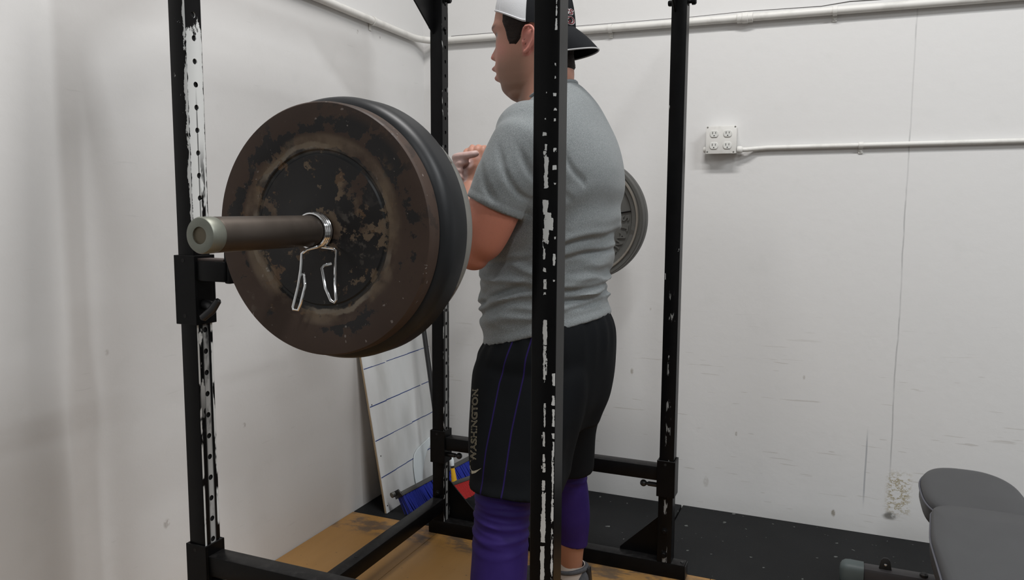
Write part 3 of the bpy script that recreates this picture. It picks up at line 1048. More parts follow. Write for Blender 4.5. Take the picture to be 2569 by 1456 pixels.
# ears
for s in (-1, 1):
    ye = YC + s * .0785
    E_ = [(-.802, ye, 1.768), (-.801, ye + s * .006, 1.781), (-.791, ye + s * .011, 1.791), (-.776, ye + s * .014, 1.790), (-.766, ye + s * .016, 1.777), (-.767, ye + s * .015, 1.760), (-.775, ye + s * .012, 1.743), (-.786, ye + s * .007, 1.730), (-.796, ye + s * .003, 1.726), (-.800, ye, 1.734)]
    parts.append(chain(E_, [.0035, .004, .0042, .0044, .0044, .0042, .0045, .0062, .0058, .003], 10, sub=3))
    parts.append(MB().ball((-.782, ye + s * .002, 1.762), (.015, .0055, .027), 14))
    parts.append(chain([(-.804, ye, 1.760), (-.802, ye + s * .004, 1.752), (-.800, ye, 1.744)], [.003, .004, .003], 8, sub=2))
    parts.append(chain([(-.779, ye + s * .004, 1.782), (-.774, ye + s * .008, 1.767), (-.780, ye + s * .006, 1.748), (-.790, ye + s * .003, 1.740)], [.003, .0035, .0035, .003], 8, sub=3))

TORSO = [(.93, -.752, YC, .165, .198, 0), (1.03, -.757, YC, .166, .192, 0), (1.12, -.762, YC, .168, .197, 0), (1.2, -.747, YC, .165, .205, 0), (1.28, -.728, YC, .158, .214, 0), (1.39, -.706, YC, .148, .224, 0),
         (1.45, -.706, YC, .138, .222, 0), (1.51, -.708, YC, .120, .205, 0), (1.555, -.716, YC, .102, .165, 0), (1.59, -.728, YC, .084, .118, .2), (1.625, -.74, YC, .070, .075, .4)]
parts.append(stack(TORSO, grow=-.016))
SH = {-1: [(-.728, YC - .175, 1.495), (-.745, YC - .225, 1.46), (-.775, YC - .250, 1.38), (-.812, YC - .262, 1.29), (-.838, YC - .268, 1.225), (-.858, YC - .270, 1.190)]}
SH[1] = [(x, 2 * YC - y, z) for x, y, z in SH[-1]]
for s in (-1, 1):
    parts.append(chain(SH[s], [.056, .066, .066, .067, .059, .041], 28))
    e = Vector(SH[s][-1])
    wr = Vector((-.950, YC + s * .095, 1.362))
    el = e + Vector((-.004, 0, 0))
    parts.append(chain([e + Vector((.004, 0, -.004)), e.lerp(wr, .16) + Vector((-.014, 0, -.012)), e.lerp(wr, .42) + Vector((-.016, s * .006, -.006)), e.lerp(wr, .75) + Vector((-.004, 0, 0)), wr, wr + Vector((-.002, -s * .012, .022))], [.037, .043, .045, .034, .0275, .0265], 24))
# legs: hip, thigh, knee, calf, ankle
HIPY, KNY, ANKY = .105, .225, .315
LEG = {}
for s in (-1, 1):
    LEG[s] = [(-.755, YC + s * .095, .90), (-.770, YC + s * .155, .76), (-.785, YC + s * .205, .60), (-.788, YC + s * .240, .50), (-.782, YC + s * .268, .385), (-.780, YC + s * .288, .29), (-.778, YC + s * .310, .17), (-.778, YC + s * .325, .095), (-.785, YC + s * .33, .05)]
    parts.append(chain(LEG[s], [.094, .092, .078, .066, .0675, .066, .046, .037, .042], 30))
    # foot inside the shoe
    f0 = Vector((-.775, YC + s * .332, .045))
    parts.append(chain([f0, f0 + Vector((-.08, s * .012, .0)), f0 + Vector((-.15, s * .022, -.012))], [.034, .036, .025], 20, flat=.8))

# --- hands
def finger(pts, r0, r1):
    k = len(pts)
    return chain(pts, [r0 + (r1 - r0) * i / (k - 1) for i in range(k)], 14, sub=5)


# near (left) hand: a loose fist standing on the wrist, knuckles on top, fingers curling away to the front
hn = []
w0 = Vector((-.950, 1.955, 1.368))
hn.append(stack([(1.362, -.950, 1.953, .026, .021, 0), (1.385, -.950, 1.962, .030, .020, 0), (1.415, -.951, 1.972, .036, .019, 0), (1.445, -.952, 1.980, .039, .0175, 0), (1.462, -.953, 1.984, .036, .014, 0)], n=24, power=2.4, dz=.006))
for i, dx in enumerate((.027, .009, -.009, -.026)):
    top = Vector((-.953 + dx, 1.984, 1.466 + (.006, .008, .005, -.002)[i]))
    L_ = (.92, 1.0, .95, .8)[i]
    hn.append(finger([top + Vector((0, -.006, -.02)), top, top + Vector((-.004, .022 * L_, .004)), top + Vector((-.006, .040 * L_, -.010)), top + Vector((-.006, .040 * L_, -.030 * L_)), top + Vector((-.004, .026 * L_, -.042 * L_)), top + Vector((-.002, .016, -.040 * L_))], .0100, .0078))
# its thumb leaves the side of the palm towards him and lies over the curled fingers
hn.append(finger([(-.930, 1.962, 1.392), (-.914, 1.968, 1.412), (-.909, 1.985, 1.430), (-.914, 2.006, 1.442), (-.923, 2.022, 1.445)], .0125, .0085))
# far (right) hand: lies in front of the fist, its four fingers wrap round onto the near side
hf = []
hf.append(chain([(-.953, YC + .083, 1.384), (-.972, 2.092, 1.402), (-.994, 2.045, 1.420), (-1.006, 2.012, 1.428)], [.0245, .026, .026, .021], 20, flat=1.0))
CH = []
for i, (dz, sh, tipx) in enumerate(((.0, 0, -.931), (-.0205, .0, -.962), (-.040, .0, -.984), (-.058, .004, -.990))):
    z0 = 1.452 + dz
    fp = [(-1.000 + sh, 2.022, z0 - .004 + dz * .1), (-1.006 + sh, 1.990, z0 - .004), (-.9995 + sh, 1.960, z0 - .003), (-.978 + sh * .5, 1.9415, z0 - .001), (max(tipx - .012, (tipx - .978) / 2), 1.9405, z0 + .003), (tipx, 1.9455, z0 + .006)]
    hf.append(finger(fp, .0135, .0098))
    CH += [Vector(p) for p in fp[2:]]
hf.append(finger([(-.985, 2.055, 1.440), (-.985, 2.036, 1.458), (-.977, 2.012, 1.472), (-.966, 1.996, 1.480)], .0125, .0085))
parts += hn + hf

body_me = fuse(parts, .0036, 3, .45)
c = coords(body_me)
X, Y, Z = c[:, 0], c[:, 1], c[:, 2]
V = np.abs(Y - YC)
# nostril shadows come from shape; mouth gap and ear hole have painted shade
skin = np.array([.41, .205, .145])
col = np.tile(skin, (len(c), 1))


def blend(mask, rgb, k=1.0):
    global col
    m_ = (np.clip(mask, 0, 1) * k)[:, None]
    col = col * (1 - m_) + np.array(rgb) * m_


N1 = np.array([noise.noise(Vector(p) * 22) for p in c[::1]])
blend(sstep(-.1, .6, N1), (.45, .225, .165), .6)
headm = (Z > 1.6)
arm = (Z > 1.12) & (Z < 1.36) & (V > .2)
blend(arm * 1.0, (.43, .155, .100), .85)
blend(headm * np.exp(-((Z - 1.74) / .03) ** 2) * np.exp(-((X + .885) / .03) ** 2), (.47, .19, .15), .75)     # cheeks
blend(headm * np.exp(-((Z - 1.735) / .012) ** 2) * (X < -.918), (.46, .15, .115), .8)                       # nose tip
ear = headm & (V > .073) & (X > -.806) & (X < -.758) & (Z > 1.716) & (Z < 1.798)
blend(ear * 1.0, (.52, .19, .155), .8)
blend(((V < .082) & ear & (np.hypot(X + .794, (Z - 1.753) * .8) < .006)) * 1.0, (.08, .02, .015), .9)  # shade of the ear hole, painted into the skin colour
lip = np.exp(-((Y - YC) / .022) ** 2) * (X < -.897)
blend(lip * (np.exp(-((Z - 1.7010) / .0048) ** 2) + np.exp(-((Z - 1.6735) / .0065) ** 2)), (.34, .10, .085), .95)
blend(lip * np.exp(-((Z - 1.687) / .0028) ** 2), (.06, .015, .012), .95)  # shade in the gap between the lips, painted into the colour
stub = headm * sstep(1.755, 1.69, Z) * sstep(-.905, -.885, X) * sstep(-.78, -.82, X) * (1 - .0 * V)
blend(stub * (1 - lip), (.185, .105, .070), .72)
blend(headm * sstep(1.675, 1.645, Z) * sstep(-.78, -.83, X), (.16, .092, .06), .45)
# brow, lash line
blend(headm * (X < -.885) * np.exp(-((V - .034) / .020) ** 4) * np.exp(-((Z - 1.8075 - .12 * (V - .034)) / .0042) ** 2), (.035, .02, .015), .85)
blend(headm * (X < -.885) * np.exp(-((V - .033) / .012) ** 4) * np.exp(-((Z - 1.7890) / .0034) ** 2), (.03, .018, .015), .9)
# lower leg a little darker with hair
blend((Z < .24) * 1.0, (.30, .135, .075), .6)
# chalk on the wrapping fingers
cd_ = np.full(len(c), 9.)
for p in CH:
    cd_ = np.minimum(cd_, np.linalg.norm(c - np.array(p), axis=1))
blend(sstep(.026, .018, cd_) * (Z > 1.38), (.52, .38, .36), .8)

M = Mat('skin', (.4, .18, .12), .5, spec=.4)
M.b.inputs['Subsurface Weight'].default_value = .08
M.b.inputs['Subsurface Radius'].default_value = (.012, .004, .002)
M.color(M.mix(M.noise(260, detail=3).step(.58, .68) * .12, M.attr(), (.14, .06, .04)))
M.bump(M.noise(300, detail=2), .12, .0006)
body = finish(body_me, 'body', M.m, person, col)
bvh_body = BVHTree.FromPolygons([Vector(v) for v in c], [tuple(p.vertices) for p in body_me.polygons])

# eyes
M = Mat('eye', (.5, .48, .45), .15)
d = ((M.x + .9035) * (M.x + .9035) * 0.0 + (M.z - 1.7865) * (M.z - 1.7865)).sqrt()
M.color(M.mix((M.x.lt(-.9016)) * (1.0 - d.step(.005, .006)), (.22, .20, .19), (.03, .015, .008)))
for s in (-1, 1):
    MB().ball((-.8896, YC + s * .032, 1.7865), .0118, 20).build('eye', M.m, person, smooth=True)

# hair: the head's own surface, thickened over the hair region below the cap
def shell(me_src, mask_fn, off, name, mat, parent, col=None, bumpy=0):
    bm = bmesh.new(); bm.from_mesh(me_src)
    bm.normal_update()
    keep = [f for f in bm.faces if all(mask_fn(v.co) > -.006 for v in f.verts)]
    ks = set(keep)
    bmesh.ops.delete(bm, geom=[f for f in bm.faces if f not in ks], context='FACES')
    bmesh.ops.delete(bm, geom=[v for v in bm.verts if not v.link_faces], context='VERTS')
    base = {v: (v.co.copy(), v.normal.copy()) for v in bm.verts}
    for v, (p, nn) in base.items():
        t = max(-1, min(1, mask_fn(p) / .005))
        k = off * t + (bumpy * noise.noise(p * 260) if bumpy else 0)
        v.co = p + nn * (k if t > 0 else .0016 * t)
    me = bpy.data.meshes.new(name)
    bm.to_mesh(me); bm.free()
    return finish(me, name, mat, parent)


def poly_dist(pt, poly):
    """signed distance, positive inside"""
    x, y = pt
    inside = False
    d = 9
    for i in range(len(poly)):
        x1, y1 = poly[i - 1]; x2, y2 = poly[i]
        if (y1 > y) != (y2 > y) and x < (x2 - x1) * (y - y1) / (y2 - y1) + x1:
            inside = not inside
        L2 = (x2 - x1) ** 2 + (y2 - y1) ** 2
        t = max(0, min(1, ((x - x1) * (x2 - x1) + (y - y1) * (y2 - y1)) / L2))
        d = min(d, math.hypot(x - x1 - t * (x2 - x1), y - y1 - t * (y2 - y1)))
    return d if inside else -d


HP = [(-.872, 1.90), (-.868, 1.815), (-.862, 1.800), (-.857, 1.788), (-.853, 1.770), (-.845, 1.754), (-.824, 1.750), (-.812, 1.764), (-.806, 1.785), (-.797, 1.798), (-.770, 1.806), (-.757, 1.79), (-.757, 1.76), (-.765, 1.735), (-.752, 1.705), (-.725, 1.690), (-.60, 1.684), (-.60, 1.90)]


def hair_mask(p):
    if p.z < 1.67 or p.z > 1.835 - .28 * (p.x + .86): return -1
    if abs(p.y - YC) > .0825 and -.812 < p.x < -.752: return -1
    if abs(p.y - YC) < .045 and p.x < -.8: return -1
    return poly_dist((p.x, p.z), HP)


M = Mat('dark_hair', (.014, .009, .007), .6, spec=.15)
M.color(M.mix(M.noise(60, (1, 1, 3), 4), (.006, .0045, .004), (.026, .016, .012)))
M.bump(M.noise(420, (1, 1, 1), 3), .7, .002)
shell(body_me, hair_mask, .0042, 'hair', M.m, person, bumpy=.0012)

# --- cap, worn backwards: white closed side over the forehead, dark crown and peak behind
M_CAPW = Mat('cap_white', (.62, .63, .65), .6)
M_CAPW.bump(M_CAPW.noise(500, detail=1), .3, .0006)
M_CAPB = Mat('cap_black', (.010, .011, .013), .8, spec=.15)
M_CAPB.bump(M_CAPB.noise(500, detail=1), .3, .0006)
cap = bpy.data.objects.new('cap', None)
COL.objects.link(cap)
cap.parent = person
cap.location = Vector((-.79, YC, 1.82)) - parent_loc(person)


def rim_z(x):
    t = (x + .914) / .24
    return 1.855 - .050 * min(1.0, t / .46) - .022 * max(0, (t - .46) / .54)


def cap_pt(t, u):
    """t angle around (0 = front), u 0 rim .. 1 top"""
    z = 0
    # rim point
    rx, ry = (.1165 if math.cos(t) > 0 else .1140), .0885
    xc = -.7975
    x0 = xc - math.cos(t) * rx
    y0 = math.sin(t) * ry
    z0 = rim_z(x0)
    ph = u * PI / 2
    top = 1.962
    sh = math.cos(ph) ** (.92 if math.cos(t) > 0 else .92 + .24 * math.cos(t))
    hh = math.sin(ph) ** 1.06
    return (xc + .006 * (1 - sh) + (x0 - xc) * sh, YC + y0 * sh, z0 + (top - z0) * hh)


def crown(t0, t1, name, mat, nt=40, nu=22, off=0.0):
    vs, fs = [], []
    for layer in (0, 1):
        for i in range(nt + 1):
            t = t0 + (t1 - t0) * i / nt
            for j in range(nu + 1):
                p = Vector(cap_pt(t, j / nu))
                cc = Vector((-.795, YC, 1.83))
                dd = (p - cc).normalized()
                p = p + dd * (off - layer * .0025)
                vs.append(p)
    S = (nt + 1) * (nu + 1)
    for i in range(nt):
        for j in range(nu):
            a = i * (nu + 1) + j
            fs.append((a, a + 1, a + nu + 2, a + nu + 1))
            fs.append((S + a, S + a + nu + 1, S + a + nu + 2, S + a + 1))
    for i in range(nt):
        a = i * (nu + 1)
        fs.append((a, a + nu + 1, S + a + nu + 1, S + a))
    return MB().add(vs, fs).build(name, mat, cap, smooth=True, angle=60)


SPLIT = 1.62
crown(-SPLIT, SPLIT, 'crown_back_panel', M_CAPW.m)
crown(SPLIT, 2 * PI - SPLIT, 'crown_front_panel', M_CAPB.m)
# seams and sweatband edge
for t in (0, .8, -.8):
    MB().tube([Vector(cap_pt(t, u)) + Vector((-.0004, 0, .0004)) for u in np.linspace(0, .98, 22)], .0010, 6).build('seam', M_CAPW.m, cap, smooth=True)
for t in (PI, 2.35, -2.35):
    MB().tube([Vector(cap_pt(t, u)) + Vector((.0004, 0, .0004)) for u in np.linspace(0, .98, 22)], .0010, 6).build('seam', M_CAPB.m, cap, smooth=True)
MB().ball((-.7915, YC, 1.963), (.007, .007, .004), 12).build('button', M_CAPB.m, cap, smooth=True)
# strap edge line over the forehead
MB().tube([Vector(cap_pt(t, .02)) + Vector((math.cos(t) * -.0008, math.sin(t) * .0008, 0)) for t in np.linspace(-SPLIT, SPLIT, 40)], .0016, 6).build('band_edge', M_CAPW.m, cap, smooth=True)
# peak
def peak_pt(s, t, lay):
    hw = .083
    y = t * hw * (1 - .10 * s * s)
    xr = -.7975 + .112 * math.sqrt(max(0, 1 - (t * .93) ** 2))       # follows the rim
    L_ = .069 * (1 - .62 * t ** 4)
    x = xr + L_ * s * (.55 + .45 * math.sqrt(max(0, 1 - .85 * t * t)))
    z = 1.800 - .062 * s ** .95 - .019 * (t * t) * (1 - .25 * s) + .005 * math.sin(s * PI)
    return Vector((x, YC + y, z - lay * .0032))


vs, fs = [], []
NS, NT = 14, 32
for lay in (0, 1):
    for i in range(NS + 1):
        for j in range(NT + 1):
            vs.append(peak_pt(i / NS, -1 + 2 * j / NT, lay))
S = (NS + 1) * (NT + 1)
for i in range(NS):
    for j in range(NT):
        a = i * (NT + 1) + j
        fs += [(a, a + 1, a + NT + 2, a + NT + 1), (S + a, S + a + NT + 1, S + a + NT + 2, S + a + 1)]
for j in range(NT):
    a = NS * (NT + 1) + j
    fs.append((a, a + 1, S + a + 1, S + a))
    fs.append((j, S + j, S + j + 1, j + 1))
for i in range(NS):
    for a, b_ in ((i * (NT + 1), (i + 1) * (NT + 1)), (i * (NT + 1) + NT, (i + 1) * (NT + 1) + NT)):
        fs.append((a, b_, S + b_, S + a))
pk = MB().add(vs, fs).build('peak', M_CAPB.m, cap, smooth=True, angle=50)
rimp = [peak_pt(i / NS, -1, .5) for i in range(0, NS + 1)] + [peak_pt(1, -1 + 2 * j / NT, .5) for j in range(1, NT)] + [peak_pt(i / NS, 1, .5) for i in range(NS, -1, -1)]
MB().tube(rimp, .0021, 8).build('peak_edging', Mat('grey_edging', (.42, .42, .42), .6).m, pk, smooth=True)

# embroidered letters on the dark crown (raised thread, red with a white outline)
cap_vs, cap_fs = [], []
for i in range(61):
    for j in range(31):
        cap_vs.append(Vector(cap_pt(PI - 1.3 + 2.6 * i / 60, j / 30)))
for i in range(60):
    for j in range(30):
        a = i * 31 + j
        cap_fs.append((a, a + 1, a + 32, a + 31))
bvh_cap = BVHTree.FromPolygons(cap_vs, cap_fs)


def project(vs, fs, org, ex, ey, bvh, dirn, off, name, mat, parent):
    out = []
    for v in vs:
        p = Vector(org) + Vector(ex) * v.x + Vector(ey) * v.y
        hit, nn, _, _ = bvh.ray_cast(p, Vector(dirn))
        if hit is None:
            hit, nn, _, _ = bvh.find_nearest(p)
        if nn.dot(Vector(dirn)) > 0: nn = -nn
        out.append(hit + nn * (off + v.z))
    return MB().add(out, fs).build(name, mat, parent)


def grid_text(txt, size, offset, ex=0.0004, shear=0):
    vs, fs = text_mesh(txt, size, ex, offset, shear)
    return vs, fs


M_RED = Mat('red_thread', (.16, .012, .02), .7).m
M_THW = Mat('white_thread', (.55, .53, .53), .7).m
dirn = Vector((-.33, .944, 0)).normalized()
exv = Vector((.944, .33, 0)).normalized()
for txt, sz, px_, pz_, sh in (('es', .032, -0.6890, 1.8370, .3), ('O', .029, -0.6820, 1.8100, .2), ('e', .013, -0.6820, 1.8100, .2)):
    orgp = Vector((px_, YC - .05, pz_)) - dirn * .2
    ang = -.12
    ey_ = Vector((0, 0, 1)) * math.cos(ang) + exv * math.sin(ang)
    if txt != 'e':
        vs, fs = grid_text(txt, sz, .0016, .0002, sh)
        project(vs, fs, orgp, exv, ey_, bvh_cap, dirn, .0008, 'letter_outline', M_THW, cap)
    vs, fs = grid_text(txt, sz, -.0002 if txt != 'e' else 0, .0004, sh)
    project(vs, fs, orgp, exv, ey_, bvh_cap, dirn, .0014, 'letter', M_RED, cap)

# --- t-shirt
tp = [stack([(.965, -.752, YC, .176, .205, .28), (1.0, -.755, YC, .172, .200, .22), (1.05, -.760, YC, .170, .196, .1), (1.12, -.763, YC, .176, .202, .02), (1.2, -.747, YC, .173, .210, 0), (1.28, -.728, YC, .168, .222, 0), (1.39, -.706, YC, .157, .236, 0),
             (1.45, -.706, YC, .147, .235, 0), (1.50, -.708, YC, .132, .224, 0), (1.545, -.715, YC, .114, .194, .05), (1.580, -.724, YC, .097, .150, .2), (1.604, -.735, YC, .080, .108, .35), (1.626, -.748, YC, .0700, .080, .42)], n=64)]
for s in (-1, 1):
    a = [Vector(p) for p in SH[s]]
    sp_ = [a[0] + Vector((.004, -s * .02, -.005)), a[1] + Vector((.004, 0, .0)), a[2] + Vector((.002, 0, 0)), a[2].lerp(a[3], .62)]
    d = (a[3] - a[2]).normalized()
    end = a[2].lerp(a[3], .80)
    # open sleeve end: a tube cut square across the arm
    ch = MB().tube([sp_[0], sp_[1], sp_[2], end.lerp(sp_[2], .4), end], 0, 36, rs=[.086, .0880, .0830, .0775, .0765])
    tp.append(ch)
    tp.append(MB().ball(a[0] + Vector((-.018, -s * .010, .010)), (.094, .095, .084), 28))
shirt_me = fuse(tp, .0048, 2, .5)


def relax(me, keep, iters, fac=.6):
    """Laplacian smoothing that leaves the places where keep is 1 alone"""
    c = coords(me)
    e = np.empty(len(me.edges) * 2, dtype=np.int64); me.edges.foreach_get('vertices', e)
    a, b_ = e[0::2], e[1::2]
    deg = (np.bincount(a, minlength=len(c)) + np.bincount(b_, minlength=len(c)))[:, None]
    k = (fac * (1 - keep))[:, None]
    for _ in range(iters):
        s_ = np.zeros_like(c)
        for j in range(3):
            s_[:, j] = np.bincount(a, c[b_, j], len(c)) + np.bincount(b_, c[a, j], len(c))
        c = c + (s_ / deg - c) * k
    set_coords(me, c)


c = coords(shirt_me)
keep = sstep(.03, .012, c[:, 2] - (.965 + .28 * (c[:, 0] + .752)))
for s in (-1, 1):
    a = [Vector(p) for p in SH[s]]
    d = np.array((a[3] - a[2]).normalized()); e_ = np.array(a[2].lerp(a[3], .80))
    t = (c - e_) @ d
    keep = np.maximum(keep, sstep(-.045, -.015, t) * (np.sign(c[:, 1] - YC) == s) * (np.abs(c[:, 1] - YC) > .17))
relax(shirt_me, keep, 40, .6)
c = coords(shirt_me); nrm = normals(shirt_me)


def n3(p, s, off=0):
    return np.array([noise.noise(Vector((q[0] * s[0] + off, q[1] * s[1], q[2] * s[2]))) for q in p])


X, Y, Z = c[:, 0], c[:, 1], c[:, 2]
V = np.abs(Y - YC)
# soft drape everywhere
disp = n3(c, (9, 9, 6)) * .0045 * sstep(.93, 1.0, Z)
# folds bunched above the hem, rising to the back
q = Z - .25 * (X + .75)
fold = np.sin((q * 118 + n3(c, (7, 7, 10), 3) * 3.2)) * (n3(c, (6, 6, 16), 8) * .8 + .45)
back = sstep(-.72, -.58, X)
hemz = Z - .28 * (X + .752)
disp += fold * .0105 * sstep(.985, 1.02, hemz) * sstep(1.17, 1.09, Z) * (.55 + .75 * back)
rid = (1 - np.abs(n3(c, (5, 5, 24), 5)) * 3.2).clip(0, 1)
disp += rid * .013 * sstep(.99, 1.03, hemz) * sstep(1.22, 1.10, Z)
# pulled folds across the back and under the arm
pf = Z * 1.0 - .6 * (X + .6)
disp += np.sin(pf * 62 + n3(c, (6, 6, 5), 12) * 2.6) * .0050 * sstep(1.08, 1.15, Z) * sstep(1.42, 1.28, Z) * (V < .25)
# sleeve creases running down from the shoulder towards the armpit
sl = (V > .17) * sstep(1.315, 1.345, Z) * sstep(1.48, 1.42, Z)
w1 = np.sin((X * 95 + Z * 52) + n3(c, (9, 9, 9), 20) * 3.0)
disp -= np.maximum(0, w1 - .35) * .0085 * sl * sstep(-.86, -.77, X)
w2 = np.sin((X * 60 - Z * 34) + n3(c, (8, 8, 8), 31) * 2.4)
disp -= np.maximum(0, w2 - .3) * .0055 * sl * sstep(-.79, -.86, X)
# deep folds: one running up from the small of the back, one round the side of the waist
for z0, sl_, am, wd in ((1.205, .42, .011, .0065), (1.178, .22, .010, .006), (1.062, .16, .013, .0065), (1.035, .34, .011, .0055), (1.095, .05, .010, .006)):
    t_ = Z - z0 - sl_ * (X + .66) - .012 * n3(c, (6, 6, 2), z0 * 9)
    disp -= am * np.exp(-(t_ / wd) ** 2) * sstep(-.76, -.68, X) * (.5 + .5 * sstep(-.2, .2, n3(c, (5, 5, 3), z0 * 31)))
    disp += am * .55 * np.exp(-((t_ - wd * 2.1) / (wd * 1.3)) ** 2) * sstep(-.76, -.68, X)
for z0, sl_, am, wd in ((1.065, .45, .010, .006), (1.035, .40, .009, .0055), (1.165, .10, .008, .006)):
    t_ = Z - z0 - sl_ * (X + .85) - .012 * n3(c, (6, 6, 2), z0 * 7)
    disp -= am * np.exp(-(t_ / wd) ** 2) * sstep(-.72, -.80, X)
    disp += am * .55 * np.exp(-((t_ - wd * 2.1) / (wd * 1.3)) ** 2) * sstep(-.72, -.80, X)
disp *= sstep(.0, .03, hemz - .965)
# hem lines: bottom and sleeve ends
c = c + nrm * disp[:, None]
for s in (-1, 1):
    a = [Vector(p) for p in SH[s]]
    d = np.array((a[3] - a[2]).normalized()); e_ = np.array(a[2].lerp(a[3], .80))
    t = (c - e_) @ d
    armm = (np.sign(c[:, 1] - YC) == s) & (V > .17)
    c += nrm * (np.exp(-((t + .022) / .0022) ** 2) * -.0022 * armm)[:, None]
hz = c[:, 2] - (.965 + .28 * (c[:, 0] + .752))
c += nrm * (np.exp(-((hz - .024) / .0022) ** 2) * -.0022 * (hz < .06))[:, None]
set_coords(shirt_me, c)
relax(shirt_me, np.zeros(len(c)), 3, .5)
M = Mat('heather_jersey', (.2, .2, .2), .85, spec=.2)
h1 = M.noise(520, (1, 1, .7), 3, .8)
c_ = M.mix(h1.step(.35, .65), (.135, .150, .155), (.255, .274, .278))
c_ = M.mix(M.noise(60, detail=4) * .3, c_, (.165, .177, .181))
M.color(c_)
M.b.inputs['Sheen Weight'].default_value = .12
M.bump(M.noise(700, detail=1), .25, .0006)
shirt = finish(shirt_me, 't_shirt', M.m, person)
shirt_me.set_sharp_from_angle(angle=math.radians(62))
# collar band
cb_ = []
for k in range(49):
    t = 2 * PI * k / 48
    cb_.append((-.748 + .0675 * math.cos(t), YC + .077 * math.sin(t), 1.624 + .42 * .0675 * math.cos(t)))
MB().tube(cb_, .0050, 10, flat=1.2).build('collar', M.m, shirt, smooth=True)

# --- shorts
sp1 = [stack([(.70, -.768, YC, .165, .175, 0), (.78, -.760, YC, .184, .215, 0), (.90, -.752, YC, .190, .224, 0), (.96, -.744, YC, .178, .203, .15), (1.03, -.752, YC, .148, .175, .2)], n=64)]
for s in (-1, 1):
    ox = .047 if s < 0 else .0
    sp1.append(stack([((.566 if s < 0 else .478), -.803 + ox, YC + s * .212, .126, .116, .0), (.60, -.800 + ox, YC + s * .196, .130, .117, 0), (.66, -.792 + ox * .7, YC + s * .180, .138, .118, 0), (.76, -.774 + ox * .4, YC + s * .152, .154, .118, 0), (.86, -.755, YC + s * .12, .166, .112, 0), (.93, -.750, YC + s * .10, .150, .092, 0), (.97, -.748, YC + s * .08, .125, .07, 0)], n=56))
shorts_me = fuse(sp1, .006, 14, .6)
c = coords(shorts_me); nrm = normals(shorts_me)
X, Y, Z = c[:, 0], c[:, 1], c[:, 2]
ang = np.arctan2(Y - YC, X + .78)
disp = n3(c, (10, 10, 3.0)) * .008 + np.sin(ang * 9 + n3(c, (4, 4, 3), 4) * 3) * .0045 * sstep(.95, .6, Z) * 1.0
disp += np.sin(ang * 26 + n3(c, (5, 5, 3), 9) * 2) * .0022 * sstep(.86, .98, Z)
c = c + nrm * disp[:, None]
# keep the bottom hem level
low_ = c[:, 2] < .485
c[low_, 2] = np.maximum(c[low_, 2], .4725)
low_ = (c[:, 2] < .573) & (c[:, 1] < YC)
c[low_, 2] = np.maximum(c[low_, 2], .5605)
set_coords(shorts_me, c)
M = Mat('black_shorts', (.008, .0085, .010), .75, spec=.08)
base = M.mix(M.noise(14, (1, 1, .5), 3), (.0045, .0052, .0062), (.0075, .0085, .0098))
outer = M.y.lt(YC - .08)


def stripe(M, tab):
    """thin line x = f(z), broken straight between rows"""
    xs = None
    for (z0, x0), (z1, x1) in zip(tab, tab[1:]):
        seg = (M.z - z0) * ((x1 - x0) / (z1 - z0)) + x0
        inside = M.z.gt(z0) * M.z.lt(z1)
        e = seg * inside
        xs = e if xs is None else xs + e
    rng = M.z.gt(tab[0][0]) * M.z.lt(tab[-1][0])
    return rng * (1.0 - (M.x - xs).abs().step(.0014, .0026))


st = stripe(M, [(.40, -.826), (.58, -.819), (.68, -.815), (.75, -.808), (.85, -.802), (.895, -.794), (1.0, -.768)]).max(stripe(M, [(.40, -.765), (.59, -.756), (.74, -.748), (.84, -.738), (.92, -.732), (1.02, -.718)]))
base = M.mix(outer * st * .85, base, (.022, .012, .085))
M.color(base)
M.bump(M.noise(900, detail=1), .3, .0005)
shorts = finish(shorts_me, 'shorts', M.m, person)
bvh_sh = BVHTree.FromPolygons([Vector(v) for v in c], [tuple(p.vertices) for p in shorts_me.polygons])
M_GOLD = Mat('gold_print', (.23, .20, .13), .6).m
tpos = Vector((-.888, 1.85, .720))
dirn = (tpos - Vector((0, 0, 1.31))).normalized()
exv = Vector((.90, .43, 0)).normalized()
vs, fs = text_mesh('WASHINGTON', .026, 0, .0009)
vs2, fs2 = text_mesh('WASHINGTON', .026, 0, -.0006)
wtx = max(v.x for v in vs) - min(v.x for v in vs)
sc = .200 / wtx
rdir = (exv * .03 + Vector((0, 0, 1))).normalized()
project([Vector((v.x * sc, v.y * .8, 0)) for v in vs], fs, tpos - dirn * .45, rdir, -exv, bvh_sh, dirn, .0007, 'print_lettering', M_GOLD, shorts)
project([Vector((v.x * sc, v.y * .8, 0)) for v in vs2], fs2, tpos - dirn * .45, rdir, -exv, bvh_sh, dirn, .0012, 'print_inner', Mat('print_black', (.012, .012, .014), .7).m, shorts)
# curved tick printed near the hem
tick = []
for i in range(21):
    u = i / 20
    tick.append((u,))
up_e = [(-.0140, .0130), (-.0130, .004), (-.009, -.0005), (-.003, -.0005), (.006, .003), (.0165, .0085)]
lo_e = [(-.0140, .0130), (-.0165, .003), (-.0145, -.0070), (-.008, -.0090), (.001, -.0055), (.0165, .0085)]
poly = up_e + lo_e[::-1][1:-1]
vs = [Vector((a, b_, 0)) for a, b_ in poly]
fs = [(0, 1, 9)] + [(i, i + 1, 10 - i - 1 + 0, 10 - i) for i in range(1, 4)] + [(4, 5, 6)]
project(vs, fs, Vector((-.886, 1.85, .597)) - dirn * .45, exv, (0, 0, 1), bvh_sh, dirn, .0009, 'print_tick', Mat('cream_print', (.45, .42, .32), .6).m, shorts)

